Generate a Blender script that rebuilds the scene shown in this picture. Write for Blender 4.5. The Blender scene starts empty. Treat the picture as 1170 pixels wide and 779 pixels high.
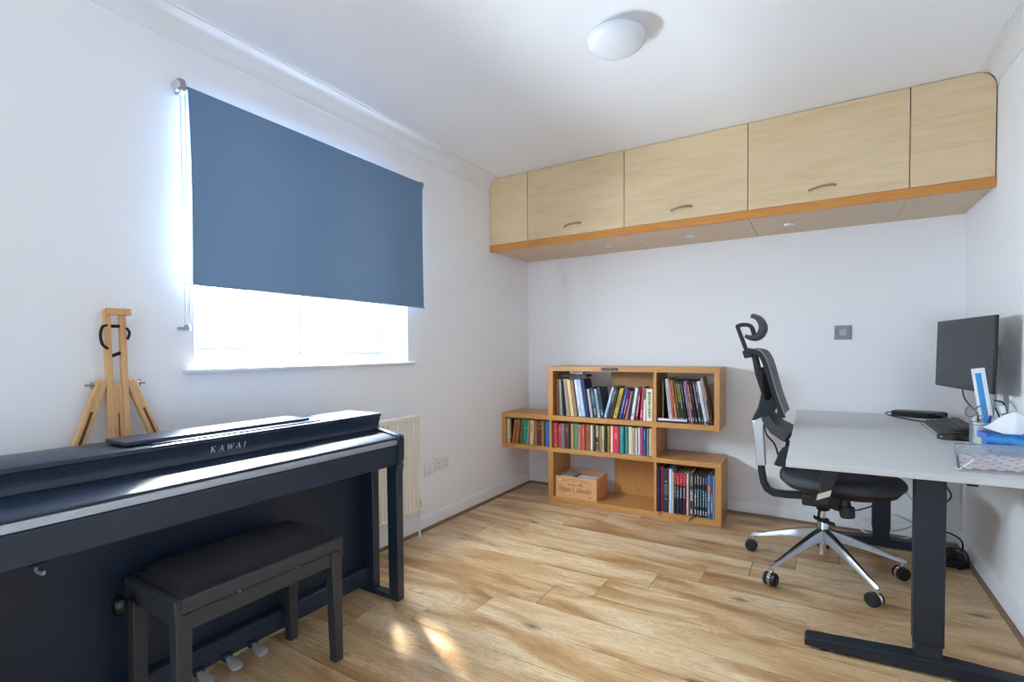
import bpy, bmesh, math, random
from mathutils import Vector, Matrix
random.seed(7)
PI = math.pi
sc = bpy.context.scene
C = sc.collection

# ------------------------------------------------------------------ camera, world, light, exposure
CAMH = 1.23
FPX, YAW, PITCH, ROLL, SY = 573.54, -0.5499, -0.0251, -0.0069, 24.76
cam_d = bpy.data.cameras.new('camera'); cam = bpy.data.objects.new('camera', cam_d); C.objects.link(cam)
cam_d.sensor_fit = 'HORIZONTAL'; cam_d.sensor_width = 36.0
cam_d.lens = FPX / 1170 * 36.0
cam_d.shift_y = SY / 1170
cam_d.clip_start = 0.02
f_ = Vector((math.sin(YAW) * math.cos(PITCH), math.cos(YAW) * math.cos(PITCH), math.sin(PITCH)))
r_ = Vector((math.cos(YAW), -math.sin(YAW), 0)); u_ = r_.cross(f_)
r2 = math.cos(ROLL) * r_ + math.sin(ROLL) * u_; u2 = -math.sin(ROLL) * r_ + math.cos(ROLL) * u_
cam.matrix_world = Matrix(((r2.x, u2.x, -f_.x, 0), (r2.y, u2.y, -f_.y, 0), (r2.z, u2.z, -f_.z, CAMH), (0, 0, 0, 1)))
sc.camera = cam

w = bpy.data.worlds.new('world'); sc.world = w; w.use_nodes = True
bg = w.node_tree.nodes['Background']
bg.inputs[0].default_value = (0.75, 0.88, 1.0, 1); bg.inputs[1].default_value = 1.4

def area(name, loc, rot, sx, sy, power, col):
    d = bpy.data.lights.new(name, 'AREA'); d.shape = 'RECTANGLE'; d.size = sx; d.size_y = sy
    d.energy = power; d.color = col
    o = bpy.data.objects.new(name, d); C.objects.link(o); o.location = loc; o.rotation_euler = rot
    return o
# daylight just outside the window panes
area('window_daylight', (-2.475, 1.80, 1.70), (0, -PI / 2, 0), 1.10, 1.36, 370, (0.74, 0.88, 1.0))
# sunlit ground outside, shining up through the gap under the blind
gb = area('ground_daylight', (-3.65, 1.80, 0.0), (0, 0, 0), 4.0, 1.5, 1900, (0.78, 0.90, 1.0))
gb.rotation_euler = Vector((0.35, 0.0, 1.0)).to_track_quat('-Z', 'Y').to_euler()
sd = bpy.data.lights.new('sun', 'SUN'); sd.energy = 58.0; sd.angle = math.radians(9); sd.color = (1.0, 0.97, 0.91)
sun = bpy.data.objects.new('sun', sd); C.objects.link(sun)
sun.rotation_euler = Vector((0.865, -0.585, -1.30)).to_track_quat('-Z', 'Y').to_euler()

sc.cycles.max_bounces = 16; sc.cycles.diffuse_bounces = 12
sc.view_settings.view_transform = 'Standard'
sc.view_settings.look = 'None'
sc.view_settings.gamma = 1.0
sc.view_settings.use_curve_mapping = False
sc.view_settings.exposure = 0.2

# ------------------------------------------------------------------ room dimensions
XL, XR, YB, YF, ZC = -2.3105, 0.7507, 4.0667, -1.3, 2.6218

# ------------------------------------------------------------------ materials
def lin(c):
    return tuple(((v / 255) / 12.92 if v / 255 <= 0.04045 else ((v / 255 + 0.055) / 1.055) ** 2.4) for v in c) + (1,)
MATS = {}
def mat(name, rgb, rough=0.5, metal=0.0, bump=0.0, bscale=200, spec=0.5, coat=0.0, var=0.0, vscale=6):
    if name in MATS: return MATS[name]
    m = bpy.data.materials.new(name); m.use_nodes = True; nt = m.node_tree
    b = nt.nodes['Principled BSDF']
    b.inputs['Base Color'].default_value = lin(rgb); b.inputs['Roughness'].default_value = rough
    b.inputs['Metallic'].default_value = metal; b.inputs['Specular IOR Level'].default_value = spec
    if coat: b.inputs['Coat Weight'].default_value = coat; b.inputs['Coat Roughness'].default_value = 0.15
    tc = nt.nodes.new('ShaderNodeTexCoord')
    if var:
        n = nt.nodes.new('ShaderNodeTexNoise'); n.inputs['Scale'].default_value = vscale; n.inputs['Detail'].default_value = 4
        nt.links.new(tc.outputs['Object'], n.inputs['Vector'])
        mx = nt.nodes.new('ShaderNodeMix'); mx.data_type = 'RGBA'
        c = lin(rgb); mx.inputs[6].default_value = tuple(max(0, v * (1 - var)) for v in c[:3]) + (1,)
        mx.inputs[7].default_value = tuple(min(1, v * (1 + var)) for v in c[:3]) + (1,)
        nt.links.new(n.outputs['Fac'], mx.inputs[0]); nt.links.new(mx.outputs[2], b.inputs['Base Color'])
    if bump:
        n = nt.nodes.new('ShaderNodeTexNoise'); n.inputs['Scale'].default_value = bscale; n.inputs['Detail'].default_value = 3
        nt.links.new(tc.outputs['Object'], n.inputs['Vector'])
        bp = nt.nodes.new('ShaderNodeBump'); bp.inputs['Strength'].default_value = bump; bp.inputs['Distance'].default_value = 0.003
        nt.links.new(n.outputs['Fac'], bp.inputs['Height']); nt.links.new(bp.outputs['Normal'], b.inputs['Normal'])
    MATS[name] = m
    return m

def wood(name, cols, axis='x', scale=1.0, rough=0.4, rnd=True, stretch=14, knots=False, rvar=0.0, bump=0.05, grey=0.0):
    """long-grain wood; cols = list of (pos, rgb)."""
    if name in MATS: return MATS[name]
    m = bpy.data.materials.new(name); m.use_nodes = True; nt = m.node_tree; N = nt.nodes; L = nt.links
    b = N['Principled BSDF']; b.inputs['Roughness'].default_value = rough
    g = N.new('ShaderNodeNewGeometry'); oi = N.new('ShaderNodeObjectInfo')
    comb = N.new('ShaderNodeVectorMath'); comb.operation = 'MULTIPLY_ADD'
    rv = N.new('ShaderNodeCombineXYZ')
    for i, k in enumerate((37.0, 91.0, 53.0)):
        mu = N.new('ShaderNodeMath'); mu.operation = 'MULTIPLY'; mu.inputs[1].default_value = k if rnd else 0
        L.new(oi.outputs['Random'], mu.inputs[0]); L.new(mu.outputs[0], rv.inputs[i])
    st = {'x': (1, stretch, stretch), 'y': (stretch, 1, stretch), 'z': (stretch, stretch, 1)}[axis]
    comb.inputs[1].default_value = tuple(s * scale for s in st)
    L.new(g.outputs['Position'], comb.inputs[0]); L.new(rv.outputs[0], comb.inputs[2])
    n1 = N.new('ShaderNodeTexNoise'); n1.inputs['Scale'].default_value = 1.0; n1.inputs['Detail'].default_value = 9
    n1.inputs['Roughness'].default_value = 0.66; n1.inputs['Distortion'].default_value = 1.1
    L.new(comb.outputs[0], n1.inputs['Vector'])
    n2 = N.new('ShaderNodeTexNoise'); n2.inputs['Scale'].default_value = 5.0; n2.inputs['Detail'].default_value = 4
    L.new(comb.outputs[0], n2.inputs['Vector'])
    mix = N.new('ShaderNodeMix'); mix.data_type = 'FLOAT'; mix.inputs[0].default_value = 0.3
    L.new(n1.outputs['Fac'], mix.inputs[2]); L.new(n2.outputs['Fac'], mix.inputs[3])
    fac = mix.outputs[0]
    if rvar:
        a = N.new('ShaderNodeMath'); a.operation = 'MULTIPLY_ADD'; a.inputs[1].default_value = rvar; a.inputs[2].default_value = -rvar / 2
        L.new(oi.outputs['Random'], a.inputs[0])
        s = N.new('ShaderNodeMath'); s.operation = 'ADD'; L.new(a.outputs[0], s.inputs[0]); L.new(fac, s.inputs[1]); fac = s.outputs[0]
    r = N.new('ShaderNodeValToRGB'); e = r.color_ramp.elements
    while len(e) < len(cols): e.new(0.5)
    for el, (p, c) in zip(e, cols): el.position = p; el.color = lin(c)
    L.new(fac, r.inputs[0]); col = r.outputs[0]
    if knots:
        v = N.new('ShaderNodeVectorMath'); v.operation = 'MULTIPLY_ADD'; v.inputs[1].default_value = (1.0, 2.6, 1)
        L.new(g.outputs['Position'], v.inputs[0]); L.new(rv.outputs[0], v.inputs[2])
        vo = N.new('ShaderNodeTexVoronoi'); vo.inputs['Scale'].default_value = 2.6; L.new(v.outputs[0], vo.inputs['Vector'])
        kr = N.new('ShaderNodeValToRGB'); kr.color_ramp.elements[0].position = 0.02; kr.color_ramp.elements[0].color = (1, 1, 1, 1)
        kr.color_ramp.elements[1].position = 0.22; kr.color_ramp.elements[1].color = (0, 0, 0, 1)
        L.new(vo.outputs['Distance'], kr.inputs[0])
        pw = N.new('ShaderNodeMath'); pw.operation = 'MULTIPLY'; L.new(kr.outputs[0], pw.inputs[0]); L.new(n2.outputs['Fac'], pw.inputs[1])
        km = N.new('ShaderNodeMix'); km.data_type = 'RGBA'; km.inputs[7].default_value = lin((96, 66, 38))
        L.new(pw.outputs[0], km.inputs[0]); L.new(col, km.inputs[6]); col = km.outputs[2]
    L.new(col, b.inputs['Base Color'])
    if bump:
        bp = N.new('ShaderNodeBump'); bp.inputs['Strength'].default_value = bump; bp.inputs['Distance'].default_value = 0.002
        L.new(n2.outputs['Fac'], bp.inputs['Height']); L.new(bp.outputs['Normal'], b.inputs['Normal'])
    MATS[name] = m
    return m

WALL = mat('wall_paint', (240, 241, 244), 0.75, bump=0.06, bscale=60)
CEIL = mat('ceiling_paint', (240, 241, 244), 0.85, bump=0.25, bscale=130)
GLOSSW = mat('white_gloss', (232, 234, 238), 0.3)
UPVC = mat('white_upvc', (238, 240, 243), 0.3)
FLOORW = None
def floor_mat():
    m = bpy.data.materials.new('floor_oak'); m.use_nodes = True; nt = m.node_tree; N = nt.nodes; L = nt.links
    b = N['Principled BSDF']; b.inputs['Roughness'].default_value = 0.28
    g = N.new('ShaderNodeNewGeometry'); oi = N.new('ShaderNodeObjectInfo')
    rv = N.new('ShaderNodeCombineXYZ')
    for i, k in enumerate((41.0, 97.0, 13.0)):
        mu = N.new('ShaderNodeMath'); mu.operation = 'MULTIPLY'; mu.inputs[1].default_value = k
        L.new(oi.outputs['Random'], mu.inputs[0]); L.new(mu.outputs[0], rv.inputs[i])
    def noise(sx, sy, det, dist=0.0, rough=0.55):
        v = N.new('ShaderNodeVectorMath'); v.operation = 'MULTIPLY_ADD'; v.inputs[1].default_value = (sx, sy, 1)
        L.new(g.outputs['Position'], v.inputs[0]); L.new(rv.outputs[0], v.inputs[2])
        n = N.new('ShaderNodeTexNoise'); n.inputs['Scale'].default_value = 1.0; n.inputs['Detail'].default_value = det
        n.inputs['Distortion'].default_value = dist; n.inputs['Roughness'].default_value = rough
        L.new(v.outputs[0], n.inputs['Vector']); return n.outputs['Fac']
    def math_(op, x, y=None, z=None):
        q = N.new('ShaderNodeMath'); q.operation = op
        for i, a_ in enumerate((x, y, z)):
            if a_ is None: continue
            if isinstance(a_, (int, float)): q.inputs[i].default_value = a_
            else: L.new(a_, q.inputs[i])
        return q.outputs[0]
    def mixc(f, c1, c2):
        q = N.new('ShaderNodeMix'); q.data_type = 'RGBA'
        L.new(f, q.inputs[0])
        for i, c_ in ((6, c1), (7, c2)):
            if isinstance(c_, tuple): q.inputs[i].default_value = lin(c_)
            else: L.new(c_, q.inputs[i])
        return q.outputs[2]
    tone = noise(1.6, 7.0, 4, 0.8)
    r = N.new('ShaderNodeValToRGB'); e = r.color_ramp.elements; e.new(0.5); e.new(0.5)
    for el, (p, c_) in zip(e, ((0.30, (156, 114, 72)), (0.42, (195, 155, 107)), (0.54, (219, 187, 144)), (0.68, (235, 211, 174)))): el.position = p; el.color = lin(c_)
    sh = math_('ADD', tone, math_('MULTIPLY_ADD', oi.outputs['Random'], 0.10, -0.05)); L.new(sh, r.inputs[0])
    fine = noise(7.0, 150.0, 4, 0.2, 0.7)
    col = mixc(math_('MULTIPLY', math_('SUBTRACT', 0.62, fine), 1.05), r.outputs[0], (120, 86, 52))
    fig = noise(2.2, 13.0, 3, 1.6)                                  # growth-ring figure: narrow contour lines of a stretched noise
    ring = math_('POWER', math_('ABSOLUTE', math_('SINE', math_('MULTIPLY', fig, 34.0))), 5.0)
    amt = math_('MULTIPLY', ring, math_('MULTIPLY', noise(1.1, 3.0, 2), 0.68))
    col = mixc(amt, col, (128, 92, 58))
    v = N.new('ShaderNodeVectorMath'); v.operation = 'MULTIPLY_ADD'; v.inputs[1].default_value = (2.2, 6.0, 1)
    L.new(g.outputs['Position'], v.inputs[0]); L.new(rv.outputs[0], v.inputs[2])
    vo = N.new('ShaderNodeTexVoronoi'); vo.inputs['Scale'].default_value = 1.0; L.new(v.outputs[0], vo.inputs['Vector'])
    kn = math_('MULTIPLY', math_('MAXIMUM', math_('SUBTRACT', 1.0, math_('MULTIPLY', vo.outputs['Distance'], 7.0)), 0.0), fine)
    col = mixc(math_('MINIMUM', math_('MULTIPLY', kn, 2.2), 0.85), col, (84, 58, 36))
    L.new(col, b.inputs['Base Color'])
    bp = N.new('ShaderNodeBump'); bp.inputs['Strength'].default_value = 0.06; bp.inputs['Distance'].default_value = 0.002
    L.new(fine, bp.inputs['Height']); L.new(bp.outputs['Normal'], b.inputs['Normal'])
    return m
FLOORW = floor_mat()
BEAD = wood('bead_wood', [(0.3, (112, 86, 68)), (0.7, (146, 117, 95))], 'x', 3, 0.45)
OAK = wood('oak_veneer', [(0.25, (172, 118, 60)), (0.5, (195, 141, 80)), (0.8, (209, 160, 98))], 'x', 3, 0.38)
OAKV = wood('oak_veneer_upright', [(0.25, (172, 118, 60)), (0.5, (195, 141, 80)), (0.8, (209, 160, 98))], 'z', 3, 0.38)
MAPLE = wood('maple_door', [(0.25, (202, 174, 132)), (0.5, (217, 192, 153)), (0.8, (227, 206, 172))], 'x', 1.6, 0.35, stretch=8)
PELM = wood('pelmet_oak', [(0.25, (178, 110, 40)), (0.5, (198, 132, 56)), (0.8, (212, 150, 76))], 'x', 4, 0.35)
UNDER = wood('underside_board', [(0.25, (196, 170, 140)), (0.7, (214, 190, 162))], 'x', 2, 0.45)
EASW = wood('easel_beech', [(0.25, (190, 140, 88)), (0.5, (212, 165, 112)), (0.8, (226, 184, 134))], 'z', 6, 0.45)
CRATEW = wood('crate_pine', [(0.25, (196, 138, 88)), (0.5, (218, 164, 112)), (0.8, (228, 180, 132))], 'x', 5, 0.6)
PIANO = mat('piano_satin_black', (33, 46, 64), 0.32, bump=0.10, bscale=400)
PIANOD = mat('piano_panel_black', (20, 35, 56), 0.45)
BENCHB = mat('bench_black', (50, 52, 58), 0.42)
VELVET = mat('velvet_black', (26, 25, 32), 0.95, bump=0.5, bscale=500)
CHROME = mat('chrome', (215, 217, 222), 0.12, 1.0)
ALU = mat('brushed_aluminium', (190, 194, 200), 0.32, 1.0)
STRIP = mat('lid_silver', (176, 180, 188), 0.35, 0.7)
NICKEL = mat('satin_nickel', (160, 150, 132), 0.3, 1.0)
BLINDF = mat('blind_fabric', (106, 134, 166), 0.85, bump=0.1, bscale=900)
_nt = BLINDF.node_tree; _tr = _nt.nodes.new('ShaderNodeBsdfTranslucent'); _tr.inputs[0].default_value = lin((176, 186, 196)); _mx = _nt.nodes.new('ShaderNodeMixShader'); _mx.inputs[0].default_value = 0.05
_nt.links.new(_nt.nodes['Principled BSDF'].outputs[0], _mx.inputs[1]); _nt.links.new(_tr.outputs[0], _mx.inputs[2]); _nt.links.new(_mx.outputs[0], _nt.nodes['Material Output'].inputs[0])
PLASW = mat('white_plastic', (228, 230, 234), 0.35)
CREAM = mat('radiator_enamel', (232, 227, 214), 0.4)
BLACKP = mat('black_plastic', (22, 23, 26), 0.42)
BLACKM = mat('black_powder_coat', (18, 27, 41), 0.5)
RUBBER = mat('caster_rubber', (20, 21, 24), 0.6)
MESHF = mat('chair_mesh', (122, 122, 126), 0.9, bump=0.6, bscale=700)
SEATF = mat('seat_fabric', (58, 60, 67), 0.6, bump=0.3, bscale=600)
DESKT = mat('desk_laminate', (200, 202, 202), 0.4, var=0.04, vscale=3)
SCREEN = mat('screen_off', (30, 34, 39), 0.38)
PAPER = mat('paper_white', (236, 237, 240), 0.8)
GREYP = mat('grey_plastic', (150, 155, 162), 0.4)
STEEL = mat('socket_steel', (128, 130, 134), 0.35, 0.7)
DARK = mat('dark_slot', (18, 18, 20), 0.6)

def glassmat():
    m = bpy.data.materials.new('window_glass'); m.use_nodes = True; nt = m.node_tree
    nt.nodes.remove(nt.nodes['Principled BSDF']); out = nt.nodes['Material Output']
    t = nt.nodes.new('ShaderNodeBsdfTransparent'); g = nt.nodes.new('ShaderNodeBsdfGlossy'); g.inputs['Roughness'].default_value = 0.03
    mx = nt.nodes.new('ShaderNodeMixShader'); mx.inputs[0].default_value = 0.06
    nt.links.new(t.outputs[0], mx.inputs[1]); nt.links.new(g.outputs[0], mx.inputs[2]); nt.links.new(mx.outputs[0], out.inputs[0])
    return m
GLASS = glassmat()
def wiremat():
    m = bpy.data.materials.new('wire_mesh'); m.use_nodes = True; nt = m.node_tree
    b = nt.nodes['Principled BSDF']; b.inputs['Base Color'].default_value = lin((170, 176, 184)); b.inputs['Metallic'].default_value = 0.6; b.inputs['Roughness'].default_value = 0.4
    out = nt.nodes['Material Output']; t = nt.nodes.new('ShaderNodeBsdfTransparent'); mx = nt.nodes.new('ShaderNodeMixShader')
    tc = nt.nodes.new('ShaderNodeTexCoord'); ck = nt.nodes.new('ShaderNodeTexVoronoi'); ck.inputs['Scale'].default_value = 320
    nt.links.new(tc.outputs['Object'], ck.inputs['Vector'])
    rp = nt.nodes.new('ShaderNodeValToRGB'); rp.color_ramp.elements[0].position = 0.38; rp.color_ramp.elements[1].position = 0.42
    nt.links.new(ck.outputs['Distance'], rp.inputs[0]); nt.links.new(rp.outputs[0], mx.inputs[0])
    nt.links.new(t.outputs[0], mx.inputs[1]); nt.links.new(b.outputs[0], mx.inputs[2]); nt.links.new(mx.outputs[0], out.inputs[0])
    return m
WIRE = wiremat()

# ------------------------------------------------------------------ mesh helpers
class MB:
    def __init__(s): s.v = []; s.f = []
    def add(s, vs, fs):
        k = len(s.v); s.v += [Vector(p) for p in vs]; s.f += [[i + k for i in q] for q in fs]; return s
    def box(s, x0, x1, y0, y1, z0, z1, M=None):
        p = [Vector((x, y, z)) for z in (z0, z1) for y in (y0, y1) for x in (x0, x1)]
        if M: p = [M @ q for q in p]
        return s.add(p, [(0, 2, 3, 1), (4, 5, 7, 6), (0, 1, 5, 4), (2, 6, 7, 3), (0, 4, 6, 2), (1, 3, 7, 5)])
    def bar(s, a, b, w, h, up=(0, 0, 1), w2=None, h2=None):
        a = Vector(a); b = Vector(b); d = (b - a).normalized(); up = Vector(up)
        r = d.cross(up)
        if r.length < 1e-5: r = d.cross(Vector((1, 0, 0)))
        r.normalize(); u = r.cross(d); w2 = w if w2 is None else w2; h2 = h if h2 is None else h2
        vs = []
        for p, ww, hh in ((a, w, h), (b, w2, h2)):
            for sx, sy in ((-1, -1), (1, -1), (1, 1), (-1, 1)): vs.append(p + r * sx * ww / 2 + u * sy * hh / 2)
        return s.add(vs, [(3, 2, 1, 0), (4, 5, 6, 7), (0, 1, 5, 4), (1, 2, 6, 5), (2, 3, 7, 6), (3, 0, 4, 7)])
    def prism(s, poly, t0, t1, axis='y'):
        """poly in the plane: axis y -> (x,z), x -> (y,z), z -> (x,y)"""
        def P(a, b, t): return {'y': (a, t, b), 'x': (t, a, b), 'z': (a, b, t)}[axis]
        n = len(poly); vs = [P(a, b, t0) for a, b in poly] + [P(a, b, t1) for a, b in poly]
        fs = [list(range(n)), list(range(2 * n - 1, n - 1, -1))] + [(i, i + n, (i + 1) % n + n, (i + 1) % n) for i in range(n)]
        return s.add(vs, fs)
    def tube(s, pts, r, n=8, cap=True):
        pts = [Vector(p) for p in pts]; rings = []; nrm = None
        rr = r if isinstance(r, (list, tuple)) else [r] * len(pts)
        for i, p in enumerate(pts):
            t = (pts[min(i + 1, len(pts) - 1)] - pts[max(i - 1, 0)]).normalized()
            if nrm is None:
                nrm = t.cross(Vector((0, 0, 1)))
                if nrm.length < 1e-3: nrm = t.cross(Vector((1, 0, 0)))
            nrm = (nrm - t * nrm.dot(t)).normalized(); bn = t.cross(nrm)
            rings.append([p + (nrm * math.cos(2 * PI * k / n) + bn * math.sin(2 * PI * k / n)) * rr[i] for k in range(n)])
        return s.loft(rings, cap)
    def loft(s, rings, cap=True):
        n = len(rings[0]); vs = [p for r in rings for p in r]; fs = []
        for i in range(len(rings) - 1):
            for k in range(n): fs.append((i * n + k, i * n + (k + 1) % n, (i + 1) * n + (k + 1) % n, (i + 1) * n + k))
        if cap: fs.append(list(range(n - 1, -1, -1))); fs.append([(len(rings) - 1) * n + k for k in range(n)])
        return s.add(vs, fs)
    def lathe(s, prof, c=(0, 0, 0), n=24, axis=(0, 0, 1)):
        q = Vector((0, 0, 1)).rotation_difference(Vector(axis)).to_matrix(); c = Vector(c)
        rings = [[c + q @ Vector((max(r, 1e-5) * math.cos(2 * PI * k / n), max(r, 1e-5) * math.sin(2 * PI * k / n), z)) for k in range(n)] for r, z in prof]
        return s.loft(rings, True)
    def cyl(s, c, r, h, axis=(0, 0, 1), n=20): return s.lathe([(r, 0), (r, h)], c, n, axis)
    def mapv(s, fn): s.v = [Vector(fn(p)) for p in s.v]; return s

def smooth_curve(pts, k=6):
    P = [Vector(p) for p in pts]; out = []
    for i in range(len(P) - 1):
        p0 = P[max(i - 1, 0)]; p1 = P[i]; p2 = P[i + 1]; p3 = P[min(i + 2, len(P) - 1)]
        for j in range(k):
            t = j / k
            out.append(0.5 * ((2 * p1) + (-p0 + p2) * t + (2 * p0 - 5 * p1 + 4 * p2 - p3) * t * t + (-p0 + 3 * p1 - 3 * p2 + p3) * t ** 3))
    out.append(P[-1]); return out

def xf(o):
    M = Matrix.Identity(4)
    while o is not None:
        M = (Matrix.Translation(o.location) @ o.rotation_euler.to_matrix().to_4x4()) @ M; o = o.parent
    return M
def obj(name, mb, m, parent=None, world=True, bevel=0.0, smooth=False, loc=None, seg=2):
    """one mesh object. Vertices are world coordinates unless world=False (then local to the parent)."""
    vs = mb.v
    if parent is not None and world:
        I = xf(parent).inverted(); vs = [I @ p for p in vs]
    if parent is None and loc is not None:
        vs = [p - Vector(loc) for p in vs]
    me = bpy.data.meshes.new(name); me.from_pydata([tuple(p) for p in vs], [], mb.f)
    bm = bmesh.new(); bm.from_mesh(me); bmesh.ops.recalc_face_normals(bm, faces=bm.faces); bm.to_mesh(me); bm.free()
    me.materials.append(m)
    if smooth or bevel:
        me.shade_smooth(); me.set_sharp_from_angle(angle=math.radians(38))
    o = bpy.data.objects.new(name, me); C.objects.link(o)
    if parent is not None: o.parent = parent
    elif loc is not None: o.location = loc
    if bevel:
        b = o.modifiers.new('bevel', 'BEVEL'); b.width = bevel; b.segments = seg; b.limit_method = 'ANGLE'; b.angle_limit = math.radians(40)
        b.harden_normals = False
    return o
def tag(o, label=None, cat=None, group=None, kind=None):
    if label: o['label'] = label
    if cat: o['category'] = cat
    if group: o['group'] = group
    if kind: o['kind'] = kind
    return o
def thing(name, label, cat, loc=(0, 0, 0), rotz=0, group=None):
    o = bpy.data.objects.new(name, None); C.objects.link(o); o.empty_display_size = 0.05
    o.location = loc; o.rotation_euler = (0, 0, rotz)
    return tag(o, label, cat, group)
def struct(name, mb, m, label=None, cat=None, **k):
    return tag(obj(name, mb, m, **k), label, cat, None, 'structure')
def B(*a): return MB().box(*a)

# ------------------------------------------------------------------ the room
T = 0.12
floor = struct('floor', B(XL - T, XR + T, YF, YB + T, -0.10, -0.012), mat('subfloor', (70, 52, 36), 0.8), 'oak laminate floor of staggered planks', 'floor')
unit = bpy.data.meshes.new('plank')
mbu = B(0, 1, 0, 1, -0.012, 0); unit.from_pydata([tuple(p) for p in mbu.v], [], mbu.f); unit.materials.append(FLOORW)
PW, PL, gap = 0.2105, 1.43, 0.0026
k0 = int((YF - 2.95) / PW) - 1
for k in range(k0, 8):
    y0 = 2.95 + k * PW; y1 = y0 + PW
    y0c, y1c = max(y0, YF), min(y1, YB)
    if y1c - y0c < 0.005: continue
    xj = (-0.32 + 0.212 * k) % PL
    j = int((XL - xj) / PL) - 2
    while True:
        a = xj + j * PL; b = a + PL; j += 1
        if a >= XR: break
        a2, b2 = max(a, XL), min(b, XR)
        if b2 - a2 < 0.01: continue
        p = bpy.data.objects.new('plank', unit); C.objects.link(p); p.parent = floor
        p.location = (a2 + gap / 2, y0c + gap / 2, 0); p.scale = (b2 - a2 - gap, y1c - y0c - gap, 1)

struct('ceiling', B(XL - T, XR + T, YF, YB + T, ZC, ZC + 0.1), CEIL, 'textured white ceiling', 'ceiling')
# left wall with the window opening
WY0, WY1, WZ0, WZ1 = 1.137, 2.457, 1.16, 2.28
TW = 0.18
wl = MB()
wl.box(XL - TW, XL, YF, WY0, 0, ZC).box(XL - TW, XL, WY1, YB + T, 0, ZC).box(XL - TW, XL, WY0, WY1, 0, WZ0 - 0.022).box(XL - TW, XL, WY0, WY1, WZ1, ZC)
struct('wall_left', wl, WALL, 'white painted wall with the window', 'wall')
struct('wall_back', B(XL, XR, YB, YB + T, 0, ZC), WALL, 'white painted wall behind the bookcase', 'wall')
struct('wall_right', B(XR, XR + T, YF, YB + T, 0, ZC), WALL, 'white painted wall beside the desk', 'wall')

def skirt_profile(h=0.098, t=0.016):
    return [(0, 0), (t, 0), (t, h * 0.72), (t * 0.8, h * 0.80), (t * 0.75, h * 0.88), (t * 0.35, h * 0.97), (0, h)]
mb = MB().prism([(XL + a, z) for a, z in skirt_profile()], YF, YB, 'y'); bl = struct('baseboard_left', mb, GLOSSW, 'white skirting board along the window wall', 'skirting', smooth=True)
mb = MB().prism([(YB - a, z) for a, z in skirt_profile()], XL, XR, 'x'); bb = struct('baseboard_back', mb, GLOSSW, 'white skirting board behind the bookcase', 'skirting', smooth=True)
mb = MB().prism([(XR - a, z) for a, z in skirt_profile()], YF, YB, 'y'); br = struct('baseboard_right', mb, GLOSSW, 'white skirting board along the desk wall', 'skirting', smooth=True)
def quad(r=0.017): return [(0, 0), (r, 0)] + [(r * math.cos(a * PI / 12), r * math.sin(a * PI / 12)) for a in range(1, 6)] + [(0, r)]
s = 0.016
obj('floor_bead', MB().prism([(XL + s + a, z) for a, z in quad()], YF, YB, 'y'), BEAD, bl, smooth=True)
obj('floor_bead', MB().prism([(YB - s - a, z) for a, z in quad()], XL, XR, 'x'), BEAD, bb, smooth=True)
obj('floor_bead', MB().prism([(XR - s - a, z) for a, z in quad()], YF, YB, 'y'), BEAD, br, smooth=True)
# coving
def cove(w, h):
    pts = [(0, 0), (0, -h), (0.006, -h), (0.006, -h + 0.006)]
    for i in range(1, 9):
        a = i / 9 * PI / 2
        pts.append((0.006 + (w - 0.012) * (1 - math.cos(a)), -h + 0.006 + (h - 0.012) * math.sin(a)))
    return pts + [(w - 0.006, -0.006), (w, -0.006), (w, 0)]
YC = 3.4356
struct('trim_1', MB().prism([(XL + a, ZC + z) for a, z in cove(0.097, 0.0894)], YF, YC - 0.003, 'y'), GLOSSW, 'white plaster coving above the window', 'coving', smooth=True)
struct('trim_2', MB().prism([(XR - a, ZC + z) for a, z in cove(0.078, 0.0894)], YF, YC - 0.003, 'y'), GLOSSW, 'white plaster coving above the desk', 'coving', smooth=True)

# window_1
XG = XL - 0.12
fr = MB()
fo = 0.055
fr.box(XG - 0.06, XG, WY0, WY1, WZ0, WZ0 + 0.06).box(XG - 0.06, XG, WY0, WY1, WZ1 - 0.06, WZ1)
fr.box(XG - 0.06, XG, WY0, WY0 + fo, WZ0 + 0.06, WZ1 - 0.06).box(XG - 0.06, XG, WY1 - fo - 0.06, WY1, WZ0 + 0.06, WZ1 - 0.06)
fr.box(XG - 0.06, XG, 1.69, 1.745, WZ0 + 0.06, WZ1 - 0.06)
win = struct('window_1', fr, UPVC, 'white two-pane window half covered by the blind', 'window', bevel=0.004)
def frame_rect(y0, y1, z0, z1, x0, x1, w):
    return MB().box(x0, x1, y0, y1, z0, z0 + w).box(x0, x1, y0, y1, z1 - w, z1).box(x0, x1, y0, y0 + w, z0 + w, z1 - w).box(x0, x1, y1 - w, y1, z0 + w, z1 - w)
obj('glazing_bead', frame_rect(WY0 + fo, 1.69, WZ0 + 0.06, WZ1 - 0.06, XG - 0.03, XG - 0.006, 0.022), UPVC, win, bevel=0.003)
sash = obj('sash', frame_rect(1.745, WY1 - fo - 0.06, WZ0 + 0.06, WZ1 - 0.06, XG - 0.045, XG + 0.018, 0.07), UPVC, win, bevel=0.004)
obj('pane', B(XG - 0.03, XG - 0.024, WY0 + fo, 1.69, WZ0 + 0.06, WZ1 - 0.06), GLASS, win)
obj('pane', B(XG - 0.03, XG - 0.024, 1.815, WY1 - fo - 0.13, WZ0 + 0.13, WZ1 - 0.13), GLASS, win)
GASK = mat('gasket_grey', (34, 36, 40), 0.7)
obj('gasket', frame_rect(WY0 + fo + 0.022, 1.668, WZ0 + 0.082, WZ1 - 0.082, XG - 0.022, XG - 0.012, 0.005), GASK, win)
obj('gasket', frame_rect(1.815, WY1 - fo - 0.13, WZ0 + 0.13, WZ1 - 0.13, XG - 0.022, XG + 0.004, 0.005), GASK, sash)
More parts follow.
